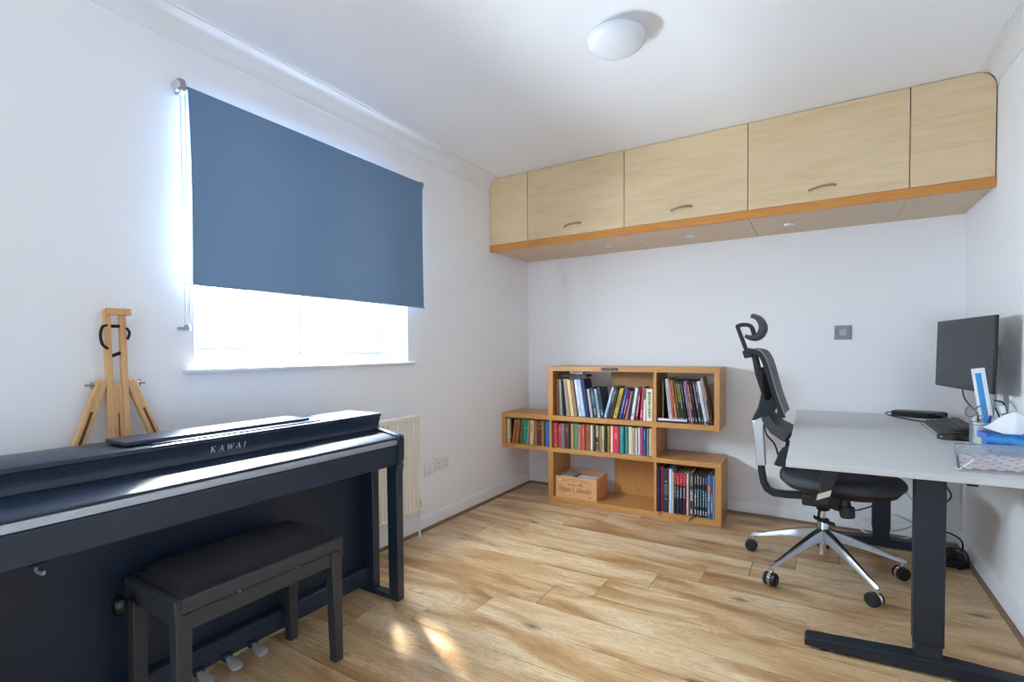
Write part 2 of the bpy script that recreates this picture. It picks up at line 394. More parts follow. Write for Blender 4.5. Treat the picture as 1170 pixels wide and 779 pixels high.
obj('seal', frame_rect(1.741, WY1 - fo - 0.056, WZ0 + 0.056, WZ1 - 0.056, XG - 0.002, XG + 0.001, 0.005), GASK, win)
obj('window_sill', B(XL - 0.125, XL + 0.03, 1.089, 2.509, WZ0 - 0.022, WZ0), GLOSSW, win, bevel=0.008)

# ------------------------------------------------------------------ roller blind
bt = thing('roller_blind', 'slate blue roller blind pulled halfway down the window', 'blind', (-2.28, 1.83, 1.5))
y0, y1, zb0, zb1 = 1.112, 2.571, 1.5155, 2.3435
mb = MB(); NY, NZ = 40, 14; vs = []; fs = []
for side, dx in ((0, 0.0012), (1, 0.0)):
    for iz in range(NZ + 1):
        for iy in range(NY + 1):
            ty = iy / NY; tz = iz / NZ
            wob = 0.004 * math.sin(ty * 7 + 1.0) * (1 - tz) + 0.003 * math.sin(ty * 17) * (1 - tz) ** 2
            inset = 0.006 * math.sin(PI * tz) * (1 if ty > 0.5 else -1) * abs(2 * ty - 1) ** 6
            vs.append((-2.268 + dx + wob, y0 + (y1 - y0) * ty - inset, zb0 + (zb1 - zb0) * tz))
    o_ = side * (NY + 1) * (NZ + 1)
    for iz in range(NZ):
        for iy in range(NY):
            a = o_ + iz * (NY + 1) + iy; fs.append((a, a + 1, a + NY + 2, a + NY + 1))
obj('fabric', mb.add(vs, fs), BLINDF, bt, smooth=True)
obj('roller_tube', MB().cyl((-2.279, y0 - 0.004, 2.336), 0.0115, y1 - y0 + 0.008, (0, 1, 0), 20), BLINDF, bt, smooth=True)
obj('bottom_bar', MB().tube([(-2.267, y0 - 0.006, zb0 + 0.002), (-2.267, y1 + 0.006, zb0 + 0.002)], 0.005, 8), GREYP, bt, smooth=True)
br1 = obj('bracket', MB().prism([(XL, 2.306), (XL + 0.03, 2.304), (XL + 0.048, 2.316), (XL + 0.052, 2.344), (XL + 0.042, 2.368), (XL + 0.02, 2.372), (XL, 2.368)], y0 - 0.032, y0 - 0.008, 'y'), GREYP, bt, bevel=0.004)
obj('clutch_cap', MB().lathe([(0.026, 0), (0.026, 0.008), (0.018, 0.014), (0.001, 0.015)], (-2.285, y0 - 0.032, 2.336), 20, (0, -1, 0)), CHROME, br1, smooth=True)
obj('bracket', MB().prism([(XL, 2.31), (XL + 0.036, 2.318), (XL + 0.042, 2.345), (XL + 0.03, 2.362), (XL, 2.364)], y1 + 0.008, y1 + 0.02, 'y'), GREYP, bt, bevel=0.003)
def chain(y, z0, z1):
    mb = MB(); z = z0
    while z < z1:
        mb.lathe([(0.0005, -0.0034), (0.0022, -0.0019), (0.0031, 0), (0.0022, 0.0019), (0.0005, 0.0034)], (-2.262, y, z), 6); z += 0.0095
    mb.cyl((-2.262, y, z0), 0.0009, z1 - z0, n=5)
    return mb
CH = mat('chain_white', (120, 124, 132), 0.4)
for yy, zz in ((y0 - 0.032, 1.345), (y0 - 0.014, 1.345)):
    c_ = tag(obj('bead_chain', chain(yy, zz, 2.31), CH, bt, smooth=True), 'fine white bead chain')
obj('chain_weight', MB().lathe([(0.004, 0), (0.012, 0.004), (0.012, 0.02), (0.005, 0.03)], (-2.268, y0 - 0.023, 1.318), 12), GREYP, bt, smooth=True)
obj('chain_clip', B(XL, XL + 0.04, y0 - 0.042, y0 - 0.012, 1.325, 1.337), GREYP, bt, bevel=0.002)

# ------------------------------------------------------------------ radiator, sockets on the window wall
rt = thing('radiator', 'cream ribbed panel radiator behind the piano', 'radiator', (-2.26, 1.9, 0))
ry0, ry1, rz0, rz1 = 1.42, 2.462, 0.185, 0.812
mb = MB(); yy = ry0 + 0.02; prof = [(ry0, -2.225), (ry0 + 0.015, -2.214)]
n = int((ry1 - ry0 - 0.04) / 0.034)
for i in range(n):
    a = ry0 + 0.02 + i * 0.034
    prof += [(a + 0.004, -2.214), (a + 0.010, -2.222), (a + 0.022, -2.222), (a + 0.028, -2.214)]
prof += [(ry1 - 0.012, -2.214), (ry1, -2.225), (ry1, -2.24), (ry0, -2.24)]
mb.prism([(x, y) for y, x in prof], rz0 + 0.02, rz1 - 0.03, 'z')
obj('front_panel', mb, CREAM, rt)
obj('bottom_edge', B(-2.24, -2.212, ry0, ry1, rz0, rz0 + 0.02), CREAM, rt, bevel=0.006)
obj('top_rail', B(-2.275, -2.210, ry0 - 0.002, ry1 + 0.002, rz1 - 0.032, rz1), CREAM, rt, bevel=0.006)
obj('back_panel', B(-2.275, -2.262, ry0, ry1, rz0, rz1 - 0.032), CREAM, rt)
obj('side_cover', B(-2.275, -2.222, ry1 - 0.003, ry1 + 0.002, rz0 + 0.02, rz1 - 0.032), CREAM, rt)
for yb_ in (1.6, 2.3): obj('bracket', B(XL, -2.27, yb_, yb_ + 0.03, 0.3, 0.7), CREAM, rt)
v = obj('valve', MB().cyl((-2.245, ry1 + 0.018, 0.20), 0.011, 0.05), CHROME, rt, smooth=True)
obj('valve_cap', MB().lathe([(0.013, 0), (0.013, 0.04), (0.008, 0.055)], (-2.245, ry1 + 0.018, 0.25), 14), PLASW, v, smooth=True)
obj('valve_arm', MB().cyl((-2.245, ry1, 0.222), 0.009, 0.02, (0, 1, 0)), CHROME, v, smooth=True)
obj('pipe', MB().cyl((-2.245, ry1 + 0.018, 0.0), 0.0075, 0.2), PLASW, rt, smooth=True)

def socket(name, label, y0, y1, z0, z1, gangs):
    t = thing(name, label, 'socket', (XL, (y0 + y1) / 2, z0))
    obj('plate', B(XL, XL + 0.009, y0, y1, z0, z1), PLASW, t, bevel=0.003)
    gw = (y1 - y0) / gangs
    for g in range(gangs):
        c = y0 + gw * (g + 0.5); zc = (z0 + z1) / 2
        for dy, dz, w_, h_ in ((0, 0.012, 0.006, 0.010), (-0.011, -0.012, 0.009, 0.005), (0.011, -0.012, 0.009, 0.005)):
            obj('pin_slot', B(XL + 0.0085, XL + 0.0096, c + dy - w_ / 2, c + dy + w_ / 2, zc - 0.012 + dz, zc - 0.012 + dz + h_), DARK, t)
        if gangs > 1: obj('rocker_switch', B(XL + 0.009, XL + 0.013, c + (0.014 if g == 0 else -0.024), c + (0.024 if g == 0 else -0.014), zc + 0.014, zc + 0.030), PLASW, t, bevel=0.001)
socket('single_socket', 'white single wall socket nearest the radiator', 2.602, 2.692, 0.362, 0.455, 1)
socket('double_socket', 'white double wall socket with two switches', 2.715, 2.868, 0.380, 0.473, 2)

# switch plate on the back wall
t = thing('wall_switch', 'brushed steel square switch plate on back wall', 'switch', (0.133, YB, 1.284))
obj('plate', B(0.085, 0.181, YB - 0.007, YB, 1.286, 1.380), STEEL, t, bevel=0.003)
obj('rocker', B(0.114, 0.152, YB - 0.011, YB - 0.007, 1.312, 1.354), mat('switch_grey', (176, 178, 182), 0.4), t, bevel=0.002)
for sx in (0.094, 0.172): obj('screw', MB().cyl((sx, YB - 0.007, 1.333), 0.003, 0.001, (0, -1, 0), 10), DARK, t)

# ------------------------------------------------------------------ ceiling lamp
LX, LY = -0.772, 2.155
t = thing('ceiling_lamp', 'round white domed ceiling lamp, switched off', 'lamp', (LX, LY, ZC))
obj('base_plate', MB().lathe([(0.095, 0), (0.095, -0.022)], (LX, LY, ZC), 40), PLASW, t, smooth=True)
pr = [(0.118, -0.020), (0.127, -0.026), (0.128, -0.034)]
for i in range(1, 11):
    a = i / 10 * PI / 2; pr.append((0.127 * math.cos(a), -0.034 - 0.052 * math.sin(a)))
obj('diffuser', MB().lathe(pr, (LX, LY, ZC), 48), mat('opal_glass', (222, 226, 232), 0.18), t, smooth=True)

# ------------------------------------------------------------------ overhead cupboards
ZB, ZS = 2.0327, 2.0837
XS = [XL, -1.955, -1.176, -0.386, 0.405, XR]
gap2 = 0.0025
doorz0 = ZS + 0.002
def rounded_panel(x0, x1, z0, z1, side, rx, rz):
    pts = []
    if side == 'l':
        pts = [(x1, z0), (x1, z1)]
        for i in range(0, 9):
            a = PI / 2 + i / 8 * PI / 2; pts.append((x0 + rx + rx * math.cos(a), z1 - rz + rz * math.sin(a)))
        pts.append((x0, z0))
    else:
        pts = [(x0, z0), (x0, z1)]
        for i in range(0, 9):
            a = PI / 2 - i / 8 * PI / 2; pts.append((x1 - rx + rx * math.cos(a), z1 - rz + rz * math.sin(a)))
        pts.append((x1, z0))
    return pts
tops = ZC - 0.004
names = ['leftmost', 'middle', 'widest-looking right']
labs = ['pale maple overhead cupboard with handle, nearest the window wall', 'pale maple overhead cupboard with handle, middle of the three', 'pale maple overhead cupboard with handle, above the chair']
for i in range(3):
    a, b = XS[i + 1], XS[i + 2]
    t = thing('overhead_cupboard', labs[i], 'cupboard', ((a + b) / 2, YC, ZB), 0, 'overhead cupboards')
    body = MB().box(a, b, YC + 0.02, YB, ZS + 0.001, tops)
    obj('body', body, UNDER, t)
    obj('bottom_panel', B(a + 0.001, b - 0.001, YC + 0.022, YB, ZB + 0.008, ZS), UNDER, t)
    d = obj('door', B(a + gap2, b - gap2, YC, YC + 0.018, doorz0, tops), MAPLE, t, bevel=0.0015)
    hx = (a + b) / 2 - 0.003; hz = 2.158
    hp = [(hx - 0.066, YC - 0.003, hz - 0.006), (hx - 0.05, YC - 0.016, hz - 0.004), (hx - 0.02, YC - 0.024, hz + 0.001), (hx + 0.02, YC - 0.024, hz + 0.004), (hx + 0.05, YC - 0.016, hz + 0.004), (hx + 0.066, YC - 0.003, hz + 0.003)]
    obj('handle', MB().tube(smooth_curve(hp), [0.0075] + [0.0062] * 29 + [0.0075], 10), NICKEL, d, smooth=True)
for side, a, b, lab in (('l', XL + 0.004, XS[1], 'curved pale maple end panel beside the window wall'), ('r', XS[4], XR - 0.004, 'rounded pale maple end panel above the monitor')):
    t = thing('cupboard_end_panel', lab, 'panel', ((a + b) / 2, YC, ZB), 0, 'end panels of the cupboards')
    rx, rz = (0.075, 0.085) if side == 'l' else (0.075, 0.085)
    obj('panel', MB().prism(rounded_panel(a + gap2, b - gap2, doorz0, tops, side, rx, rz), YC, YC + 0.018, 'y'), MAPLE, t, bevel=0.0015)
    obj('body', B(a, b, YC + 0.02, YB, ZS + 0.001, tops - 0.1), UNDER, t)
    obj('bottom_panel', B(a + 0.001, b - 0.001, YC + 0.022, YB, ZB + 0.008, ZS), UNDER, t)
tag(obj('cupboard_pelmet', B(XL + 0.002, XR - 0.002, YC - 0.004, YC + 0.02, ZB, ZS), PELM, bevel=0.002, loc=((XL + XR) / 2, YC, ZB)), 'orange oak pelmet strip along the bottom of the overhead cupboards', 'pelmet')
for k, (dx, lb) in enumerate(((-1.40, 'white round downlight under the cupboard nearest the window'), (-0.80, 'white round downlight under the middle overhead cupboard'), (-0.174, 'white round downlight under the cupboard above the chair'))):
    t = thing('downlight', lb, 'lamp', (dx, 3.765, ZB + 0.008), 0, 'downlights under the cupboards')
    obj('bezel', MB().lathe([(0.033, 0), (0.033, -0.006), (0.028, -0.010), (0.024, -0.008), (0.024, 0)], (dx, 3.765, ZB + 0.008), 28), PLASW, t, smooth=True)
    obj('lens', MB().lathe([(0.024, -0.003), (0.020, -0.006), (0.001, -0.007)], (dx, 3.765, ZB + 0.008), 24), mat('lens_frost', (214, 216, 220), 0.2), t, smooth=True)

# ------------------------------------------------------------------ stroke lettering (serif look)
def ribbon(mb, pts, ws, fn):
    pts = [Vector((p[0], p[1])) for p in pts]
    L, R_ = [], []
    for i, p in enumerate(pts):
        t = (pts[min(i + 1, len(pts) - 1)] - pts[max(i - 1, 0)]).normalized(); nn = Vector((-t.y, t.x))
        ww = ws[i] if isinstance(ws, (list, tuple)) else ws
        L.append(p + nn * ww / 2); R_.append(p - nn * ww / 2)
    n = len(pts); base = [fn(q.x, q.y) for q in L] + [fn(q.x, q.y) for q in R_]
    mb.add(base, [(i, i + 1, n + i + 1, n + i) for i in range(n - 1)])
def arc(cx, cy, rx, ry, a0, a1, n=14): return [(cx + rx * math.cos(math.radians(a0 + (a1 - a0) * i / n)), cy + ry * math.sin(math.radians(a0 + (a1 - a0) * i / n))) for i in range(n + 1)]
TK, TN = 0.15, 0.06
def sv(x, y, w=0.3): return ([(x - w / 2, y), (x + w / 2, y)], TN)
GL = {  # width, strokes (cap height 1, x-height .66)
 'K': (0.95, [([(0.16, 0), (0.16, 1)], TK), sv(0.16, 0.02), sv(0.16, 0.98), ([(0.2, 0.42), (0.72, 1)], TN), ([(0.36, 0.58), (0.78, 0)], TK), sv(0.78, 0.02), sv(0.7, 0.98)]),
 'A': (0.98, [([(0.12, 0), (0.47, 1)], TN), ([(0.47, 1), (0.82, 0)], TK), ([(0.24, 0.34), (0.70, 0.34)], TN), sv(0.12, 0.02), sv(0.84, 0.02)]),
 'W': (1.3, [([(0.1, 1), (0.38, 0)], TK), ([(0.38, 0), (0.63, 0.98)], TN), ([(0.6, 1), (0.88, 0)], TK), ([(0.88, 0), (1.14, 1)], TN), sv(0.1, 0.98), sv(1.14, 0.98)]),
 'I': (0.42, [([(0.2, 0), (0.2, 1)], TK), sv(0.2, 0.02), sv(0.2, 0.98)]),
 'H': (1.02, [([(0.18, 0), (0.18, 1)], TK), ([(0.8, 0), (0.8, 1)], TK), ([(0.18, 0.5), (0.8, 0.5)], TN), sv(0.18, 0.02, .36), sv(0.18, 0.98, .36), sv(0.8, 0.02, .36), sv(0.8, 0.98, .36)]),
 'L': (0.86, [([(0.18, 0), (0.18, 1)], TK), ([(0.05, 0.03), (0.74, 0.03)], TN), ([(0.74, 0.03), (0.76, 0.26)], TN), sv(0.18, 0.98, .36)]),
 'l': (0.34, [([(0.17, 0), (0.17, 1.02)], TK * .9), sv(0.17, 0.02, .28)]),
 'a': (0.62, [(arc(0.28, 0.46, 0.17, 0.19, 160, 0), TK * .75), ([(0.45, 0.48), (0.45, 0.08), (0.56, 0.03)], TK * .9), (arc(0.27, 0.18, 0.18, 0.18, 80, 360), TN * 1.6)]),
 'u': (0.72, [([(0.15, 0.64), (0.15, 0.2)], TK * .9), (arc(0.33, 0.2, 0.18, 0.19, 180, 350), TN * 1.7), ([(0.53, 0.64), (0.53, 0), (0.63, 0.02)], TK * .9), sv(0.1, 0.63, .2), sv(0.48, 0.63, .2)]),
 't': (0.46, [([(0.2, 0.86), (0.2, 0.14), (0.26, 0.04), (0.38, 0.05)], TK * .85), ([(0.05, 0.63), (0.38, 0.63)], TN)]),
 'n': (0.74, [([(0.16, 0), (0.16, 0.64)], TK * .9), (arc(0.36, 0.44, 0.18, 0.19, 170, 0), TN * 1.8), ([(0.55, 0.46), (0.55, 0)], TK * .9), sv(0.16, 0.02, .28), sv(0.55, 0.02, .28), sv(0.1, 0.63, .18)]),
 'd': (0.72, [(arc(0.29, 0.31, 0.21, 0.31, 20, 340), TK * .7), ([(0.51, 1.02), (0.51, 0), (0.62, 0.02)], TK * .9), sv(0.46, 1.0, .18)]),
 'e': (0.62, [(arc(0.3, 0.32, 0.21, 0.31, 5, 320), TK * .75), ([(0.1, 0.36), (0.5, 0.36)], TN)]),
}
def lettering(text, h, width, fn):
    """fn(s, t) -> 3D point, s from 0..width, t from 0..h"""
    tot = sum(GL[ch][0] if ch != ' ' else 0.4 for ch in text); k = width / tot; mb = MB(); x = 0
    for ch in text:
        if ch == ' ': x += 0.4; continue
        wd, st = GL[ch]
        for pts, ww in st: ribbon(mb, [((p[0] + x) * k, p[1] * h) for p in pts], ww * min(h, k), fn)
        x += wd
    return mb
def flat(name, mb, m, parent, world=True):
    """thin print laid on a face (no normal recalculation needed)"""
    return obj(name, mb, m, parent, world)

# ------------------------------------------------------------------ piano
PY0, PY1 = 0.325, 1.820
pt = thing('digital_piano', 'black upright digital piano with closed lid against the window wall', 'piano', (-1.95, 1.1, 0))
prof = [(-2.15, 0.70), (-2.15, 0.916), (-1.902, 0.916), (-1.898, 0.913), (-1.898, 0.900), (-1.904, 0.896), (-1.908, 0.880), (-1.916, 0.858), (-1.913, 0.846), (-1.905, 0.838), (-1.93, 0.80), (-1.93, 0.70)]
obj('top_case', MB().prism(prof, PY0, PY1, 'y'), PIANO, pt, bevel=0.0015)
chk = [(-2.15, 0.676), (-2.15, 0.86), (-1.925, 0.86), (-1.917, 0.848), (-1.900, 0.840), (-1.775, 0.823), (-1.752, 0.818), (-1.742, 0.808), (-1.740, 0.795), (-1.742, 0.70), (-1.748, 0.682), (-1.758, 0.676)]
for a, b in ((PY0, PY0 + 0.036), (PY1 - 0.036, PY1)):
    obj('cheek', MB().prism(chk, a, b, 'y'), PIANO, pt, bevel=0.002)
ly0, ly1 = PY0 + 0.037, PY1 - 0.037
obj('key_lid', MB().prism([(-1.93, 0.832), (-1.905, 0.8345), (-1.768, 0.812), (-1.757, 0.806), (-1.757, 0.798), (-1.93, 0.812)], ly0, ly1, 'y'), PIANO, pt, bevel=0.002)
obj('lid_trim', MB().prism([(-1.79, 0.797), (-1.7555, 0.797), (-1.7525, 0.792), (-1.7525, 0.772), (-1.79, 0.770)], ly0, ly1, 'y'), STRIP, pt, bevel=0.0015)
obj('key_slip', B(-1.79, -1.754, ly0, ly1, 0.676, 0.769), PIANO, pt, bevel=0.003)
obj('key_bed', B(-2.12, -1.79, ly0, ly1, 0.664, 0.76), PIANOD, pt)
obj('knee_board', B(-2.02, -2.00, PY0 + 0.045, PY1 - 0.045, 0.06, 0.664), PIANOD, pt)
obj('lower_rail', MB().prism([(-2.00, 0.045), (-1.955, 0.045), (-1.95, 0.05), (-1.95, 0.125), (-1.957, 0.131), (-2.00, 0.131)], PY0 + 0.045, PY1 - 0.045, 'y'), PIANO, pt, bevel=0.002)
for a, b in ((PY0 + 0.001, PY0 + 0.046), (PY1 - 0.046, PY1 - 0.001)):
    obj('side_panel', B(-2.13, -1.92, a, b, 0.0, 0.676), PIANO, pt, bevel=0.002)
    obj('side_foot', B(-1.92, -1.815, a, b, 0.0, 0.026), PIANO, pt, bevel=0.002)
    lg = MB()
    zs = [(0.0, -1.812, -1.752), (0.62, -1.818, -1.752), (0.655, -1.818, -1.747), (0.676, -1.818, -1.742)]
    rings = [[(x0, a, z), (x1, a, z), (x1, b, z), (x0, b, z)] for z, x0, x1 in zs]
    lg.loft([[Vector(p) for p in r] for r in rings])
    obj('leg', lg, PIANO, pt, bevel=0.003)
mr = obj('music_rest', B(-2.098, -1.945, 0.735, 1.435, 0.921, 0.934), PIANO, pt, bevel=0.002)
obj('hinge_bar', B(-2.09, -1.99, 0.78, 1.39, 0.915, 0.922), PIANOD, mr)
obj('rest_ledge', MB().prism([(-1.940, 0.915), (-1.938, 0.922), (-1.914, 0.922), (-1.911, 0.915)], 0.80, 1.47, 'y'), PIANO, pt, bevel=0.001)
mb = lettering('KAWAI', 0.021, 0.155, lambda s_, t_: (-1.9035 + (t_ + 0.858 - 0.87) * 0.25, 0.990 + s_, 0.861 + t_))
# letters spread apart like the badge: rebuild one by one
mb = MB(); xx = 0.988
for ch, adv in (('K', 0.0300), ('A', 0.0300), ('W', 0.0345), ('A', 0.0300), ('I', 0.02)):
    wd, st = GL[ch]
    for pts, ww in st: ribbon(mb, [(xx + p[0] * 0.0205, 0.860 + p[1] * 0.0215) for p in pts], ww * 0.021, lambda a, b: (-1.9065 + max(0, b - 0.880) * 0.15 - max(0, 0.880 - b) * 0.36 + 0.0006, a, b))
    xx += adv
tag(flat('badge_lettering', mb, mat('badge_silver', (240, 242, 246), 0.3), pt), 'silver serif lettering KAWAI')
for py in (0.945, 1.050, 1.153):
    pd = obj('pedal', MB().loft([[Vector((x, py + sy * wd, z + dz)) for sy, dz in ((-1, -0.004), (1, -0.004), (1, 0.002), (0.5, 0.005), (-0.5, 0.005), (-1, 0.002))] for x, wd, z in ((-1.97, 0.010, 0.052), (-1.93, 0.011, 0.052), (-1.905, 0.019, 0.048), (-1.885, 0.023, 0.042), (-1.872, 0.020, 0.036), (-1.866, 0.010, 0.033))]), mat('pedal_nickel', (206, 206, 208), 0.3, 0.5), pt, smooth=True)
    obj('pedal_collar', B(-1.952, -1.935, py - 0.018, py + 0.018, 0.042, 0.066), PIANOD, pd, bevel=0.002)
hk = obj('headphone_hook', MB().tube(smooth_curve([(-1.80, 0.47, 0.664), (-1.80, 0.47, 0.645), (-1.79, 0.472, 0.640), (-1.765, 0.475, 0.640), (-1.76, 0.475, 0.648)], 4), 0.004, 8), GREYP, pt, smooth=True)
obj('hook_mount', B(-1.82, -1.78, 0.455, 0.487, 0.658, 0.666), PIANOD, pt, bevel=0.002)

# ------------------------------------------------------------------ piano bench
bx0, bx1, by0, by1, bz = -1.945, -1.612, 0.722, 1.335, 0.492
t = thing('piano_bench', 'black piano bench with padded velvet seat in front of the piano', 'bench', ((bx0 + bx1) / 2, (by0 + by1) / 2, 0))
fm = MB().box(bx0, bx1, by0, by0 + 0.02, bz - 0.075, bz).box(bx0, bx1, by1 - 0.02, by1, bz - 0.075, bz).box(bx0, bx0 + 0.02, by0 + 0.02, by1 - 0.02, bz - 0.045, bz).box(bx1 - 0.02, bx1, by0 + 0.02, by1 - 0.02, bz - 0.045, bz).box(bx0 + 0.02, bx1 - 0.02, by0 + 0.02, by1 - 0.02, bz - 0.03, bz - 0.01)
obj('seat_frame', fm, BENCHB, t, bevel=0.003)
for x in (bx0 + 0.012, bx1 - 0.030):
    obj('apron', B(x, x + 0.018, by0 + 0.05, by1 - 0.05, bz - 0.105, bz - 0.051), BENCHB, t, bevel=0.002)
    for yy in (by0 + 0.2, by1 - 0.2): obj('screw', MB().cyl((bx1 - 0.0125 if x > -1.8 else bx0 + 0.0125, yy, bz - 0.049), 0.004, 0.003, (1, 0, 0), 8), CHROME, t)
for sx in (0, 1):
    for sy in (0, 1):
        x0 = bx0 + 0.004 if sx == 0 else bx1 - 0.052; x1 = x0 + 0.048
        y0_ = by0 + 0.004 if sy == 0 else by1 - 0.052; y1_ = y0_ + 0.048
        tp = 0.011
        xi0, xi1 = (x0, x1 - tp) if sx == 0 else (x0 + tp, x1); yi0, yi1 = (y0_, y1_ - tp) if sy == 0 else (y0_ + tp, y1_)
        obj('leg', MB().loft([[Vector(p) for p in ((xi0, yi0, 0), (xi1, yi0, 0), (xi1, yi1, 0), (xi0, yi1, 0))], [Vector(p) for p in ((x0, y0_, bz - 0.05), (x1, y0_, bz - 0.05), (x1, y1_, bz - 0.05), (x0, y1_, bz - 0.05))]]), BENCHB, t, bevel=0.003)
# cushion
def cushion(x0, x1, y0, y1, z0, z1, n=14, edge=0.18):
    vs = []; fs = []
    for i in range(n + 1):
        for j in range(n + 1):
            a = i / n; b = j / n
            ea = min(a, 1 - a); eb = min(b, 1 - b)
            h = (1 - (1 - min(1, ea / edge)) ** 2.2) ** 0.6 * (1 - (1 - min(1, eb / (edge * 0.7))) ** 2.2) ** 0.6
            vs.append((x0 + (x1 - x0) * a, y0 + (y1 - y0) * b, z0 + (z1 - z0) * h))
    for i in range(n):
        for j in range(n): k = i * (n + 1) + j; fs.append((k, k + n + 1, k + n + 2, k + 1))
    m = n + 1; ring = [i * m for i in range(m)] + [n * m + j for j in range(1, m)] + [i * m + n for i in range(n - 1, -1, -1)] + [j for j in range(n - 1, 0, -1)]
    fs.append(ring)
    return MB().add(vs, fs)
obj('cushion', cushion(bx0 + 0.018, bx1 - 0.018, by0 + 0.018, by1 - 0.018, bz - 0.012, bz + 0.042), VELVET, t, smooth=True)
for x in (-1.87,):
    kb = obj('height_knob', MB().lathe([(0.001, 0.038), (0.014, 0.037), (0.026, 0.031), (0.032, 0.020), (0.032, 0.012), (0.026, 0.004), (0.012, 0.0), (0.012, -0.02)], (x, by0 - 0.024, 0.436), 24, (0, -1, 0)), mat('knob_gloss', (20, 22, 26), 0.15), t, smooth=True)

# ------------------------------------------------------------------ easel behind the piano
t = thing('wooden_easel', 'folded beech wood easel leaning between wall and piano', 'easel', (-2.215, 0.84, 0))
def lean(z): return -2.205 - 0.055 * z / 1.4      # front face of the easel
def epost(ya, yb, z0, z1, dx=0.034, yo=0.0):
    return MB().loft([[Vector((lean(z) - dx, ya, z)), Vector((lean(z), ya, z)), Vector((lean(z), yb, z)), Vector((lean(z) - dx, yb, z))] for z in (z0, z1)])
obj('upright', epost(0.799, 0.819, 0.02, 1.392, 0.022), EASW, t, bevel=0.002)
obj('upright', epost(0.848, 0.868, 0.02, 1.392, 0.022), EASW, t, bevel=0.002)
obj('top_block', epost(0.806, 0.882, 1.372, 1.398, 0.03).mapv(lambda p: (p.x + 0.014, p.y, p.z)), EASW, t, bevel=0.003)
obj('centre_rail', epost(0.819, 0.848, 0.02, 1.115, 0.016).mapv(lambda p: (p.x - 0.006, p.y, p.z)), EASW, t, bevel=0.001)
obj('slot', epost(0.8315, 0.8355, 0.55, 1.005, 0.002).mapv(lambda p: (p.x - 0.005, p.y, p.z)), mat('slot_brown', (96, 62, 34), 0.7), t)
for s_, ytop in ((-1, 0.790), (1, 0.877)):
    yb_ = ytop + s_ * 0.385
    a = Vector((lean(1.12) - 0.018, ytop, 1.128)); b = Vector((lean(0) - 0.018, yb_, 0.012))
    lgm = MB().bar(a, b, 0.036, 0.026, up=(1, 0, 0))
    lgo = obj('leg', lgm, EASW, t, bevel=0.006)
    p0 = a.lerp(b, 0.10); p1 = a.lerp(b, 0.6)
    obj('leg_slot', MB().bar(p0 + Vector((0.0128, 0, 0)), p1 + Vector((0.0128, 0, 0)), 0.009, 0.002, up=(1, 0, 0)), mat('slot_brown', (96, 62, 34), 0.7), lgo)
    bo = obj('wing_bolt', MB().cyl((lean(1.11) - 0.018, ytop + s_ * 0.008, 1.112), 0.004, 0.044, (0, s_, 0), 10), NICKEL, t, smooth=True)
    obj('wing_nut', MB().lathe([(0.009, 0), (0.008, 0.008), (0.004, 0.010)], (lean(1.11) - 0.018, ytop + s_ * 0.024, 1.112), 12, (0, s_, 0)).box(lean(1.11) - 0.020, lean(1.11) - 0.016, ytop + s_ * 0.034 - 0.002, ytop + s_ * 0.034 + 0.002, 1.098, 1.126), NICKEL, bo)
STRAP = mat('strap_black', (18, 20, 28), 0.8)
st = smooth_curve([(-2.248, 0.803, 1.332), (-2.245, 0.788, 1.325), (-2.243, 0.781, 1.295), (-2.243, 0.786, 1.262), (-2.246, 0.803, 1.245)], 5)
so = obj('strap', MB().tube(st, 0.005, 6), STRAP, t, smooth=True)
obj('strap', MB().bar((-2.262, 0.819, 1.330), (-2.262, 0.848, 1.330), 0.004, 0.012), STRAP, t)
obj('strap', MB().tube(smooth_curve([(-2.248, 0.864, 1.325), (-2.246, 0.873, 1.305), (-2.248, 0.866, 1.28)], 5), 0.005, 6), STRAP, t, smooth=True)
obj('strap', MB().bar((-2.26, 0.819, 1.218), (-2.26, 0.848, 1.230), 0.004, 0.012), STRAP, t)

# ------------------------------------------------------------------ bookcase (local frame: u right, depth back, z up)
BTH = math.radians(2.2); BO = (-1.875, 3.612, 0)
DEP = 0.36
bc = thing('bookcase', 'light oak staggered bookcase with open bays against the back wall', 'bookcase', BO, BTH)
def board(name, u0, u1, z0, z1, d0=0.0, d1=DEP, m=None):
    return obj(name, B(u0, u1, d0, d1, z0, z1), m or OAK, bc, world=False, bevel=0.0015)
board('shelf', 0.0, 1.308, 0.0, 0.042)
board('shelf', -0.44, 1.308, 0.405, 0.440)
board('shelf', -0.44, 1.296, 0.662, 0.700)
board('shelf', 0.0, 1.296, 1.060, 1.097)
board('upright', 0.0, 0.044, 0.042, 0.405, m=OAKV); board('upright', 0.0, 0.044, 0.700, 1.060, m=OAKV)
board('upright', -0.44, -0.402, 0.440, 0.662, m=OAKV); board('upright', 0.012, 0.030, 0.440, 0.662, m=OAKV)
board('upright', 0.846, 0.868, 0.700, 1.060, m=OAKV); board('upright', 0.834, 0.868, 0.440, 0.662, m=OAKV); board('upright', 0.850, 0.868, 0.042, 0.405, m=OAKV)
board('upright', 1.260, 1.296, 0.700, 1.060, m=OAKV); board('upright', 1.266, 1.308, 0.042, 0.405, m=OAKV)
board('back_panel', 0.415, 0.846, 0.700, 1.060, DEP - 0.016, DEP, OAKV); board('back_panel', 0.445, 0.850, 0.042, 0.405, DEP - 0.016, DEP, OAKV)
board('back_panel', -0.402, 0.834, 0.440, 0.662, DEP - 0.016, DEP, OAKV); board('back_panel', 0.868, 1.266, 0.042, 0.405, DEP - 0.016, DEP, OAKV)
nb = obj('name_plate', B(0.452, 0.583, -0.0015, 0.0, 1.068, 1.090), mat('plate_dark', (44, 40, 38), 0.5), bc, world=False)
mb = MB(); u = 0.474
while u < 0.56:
    mb.box(u, u + 0.007, -0.002, -0.0015, 1.074, 1.084); u += 0.0105
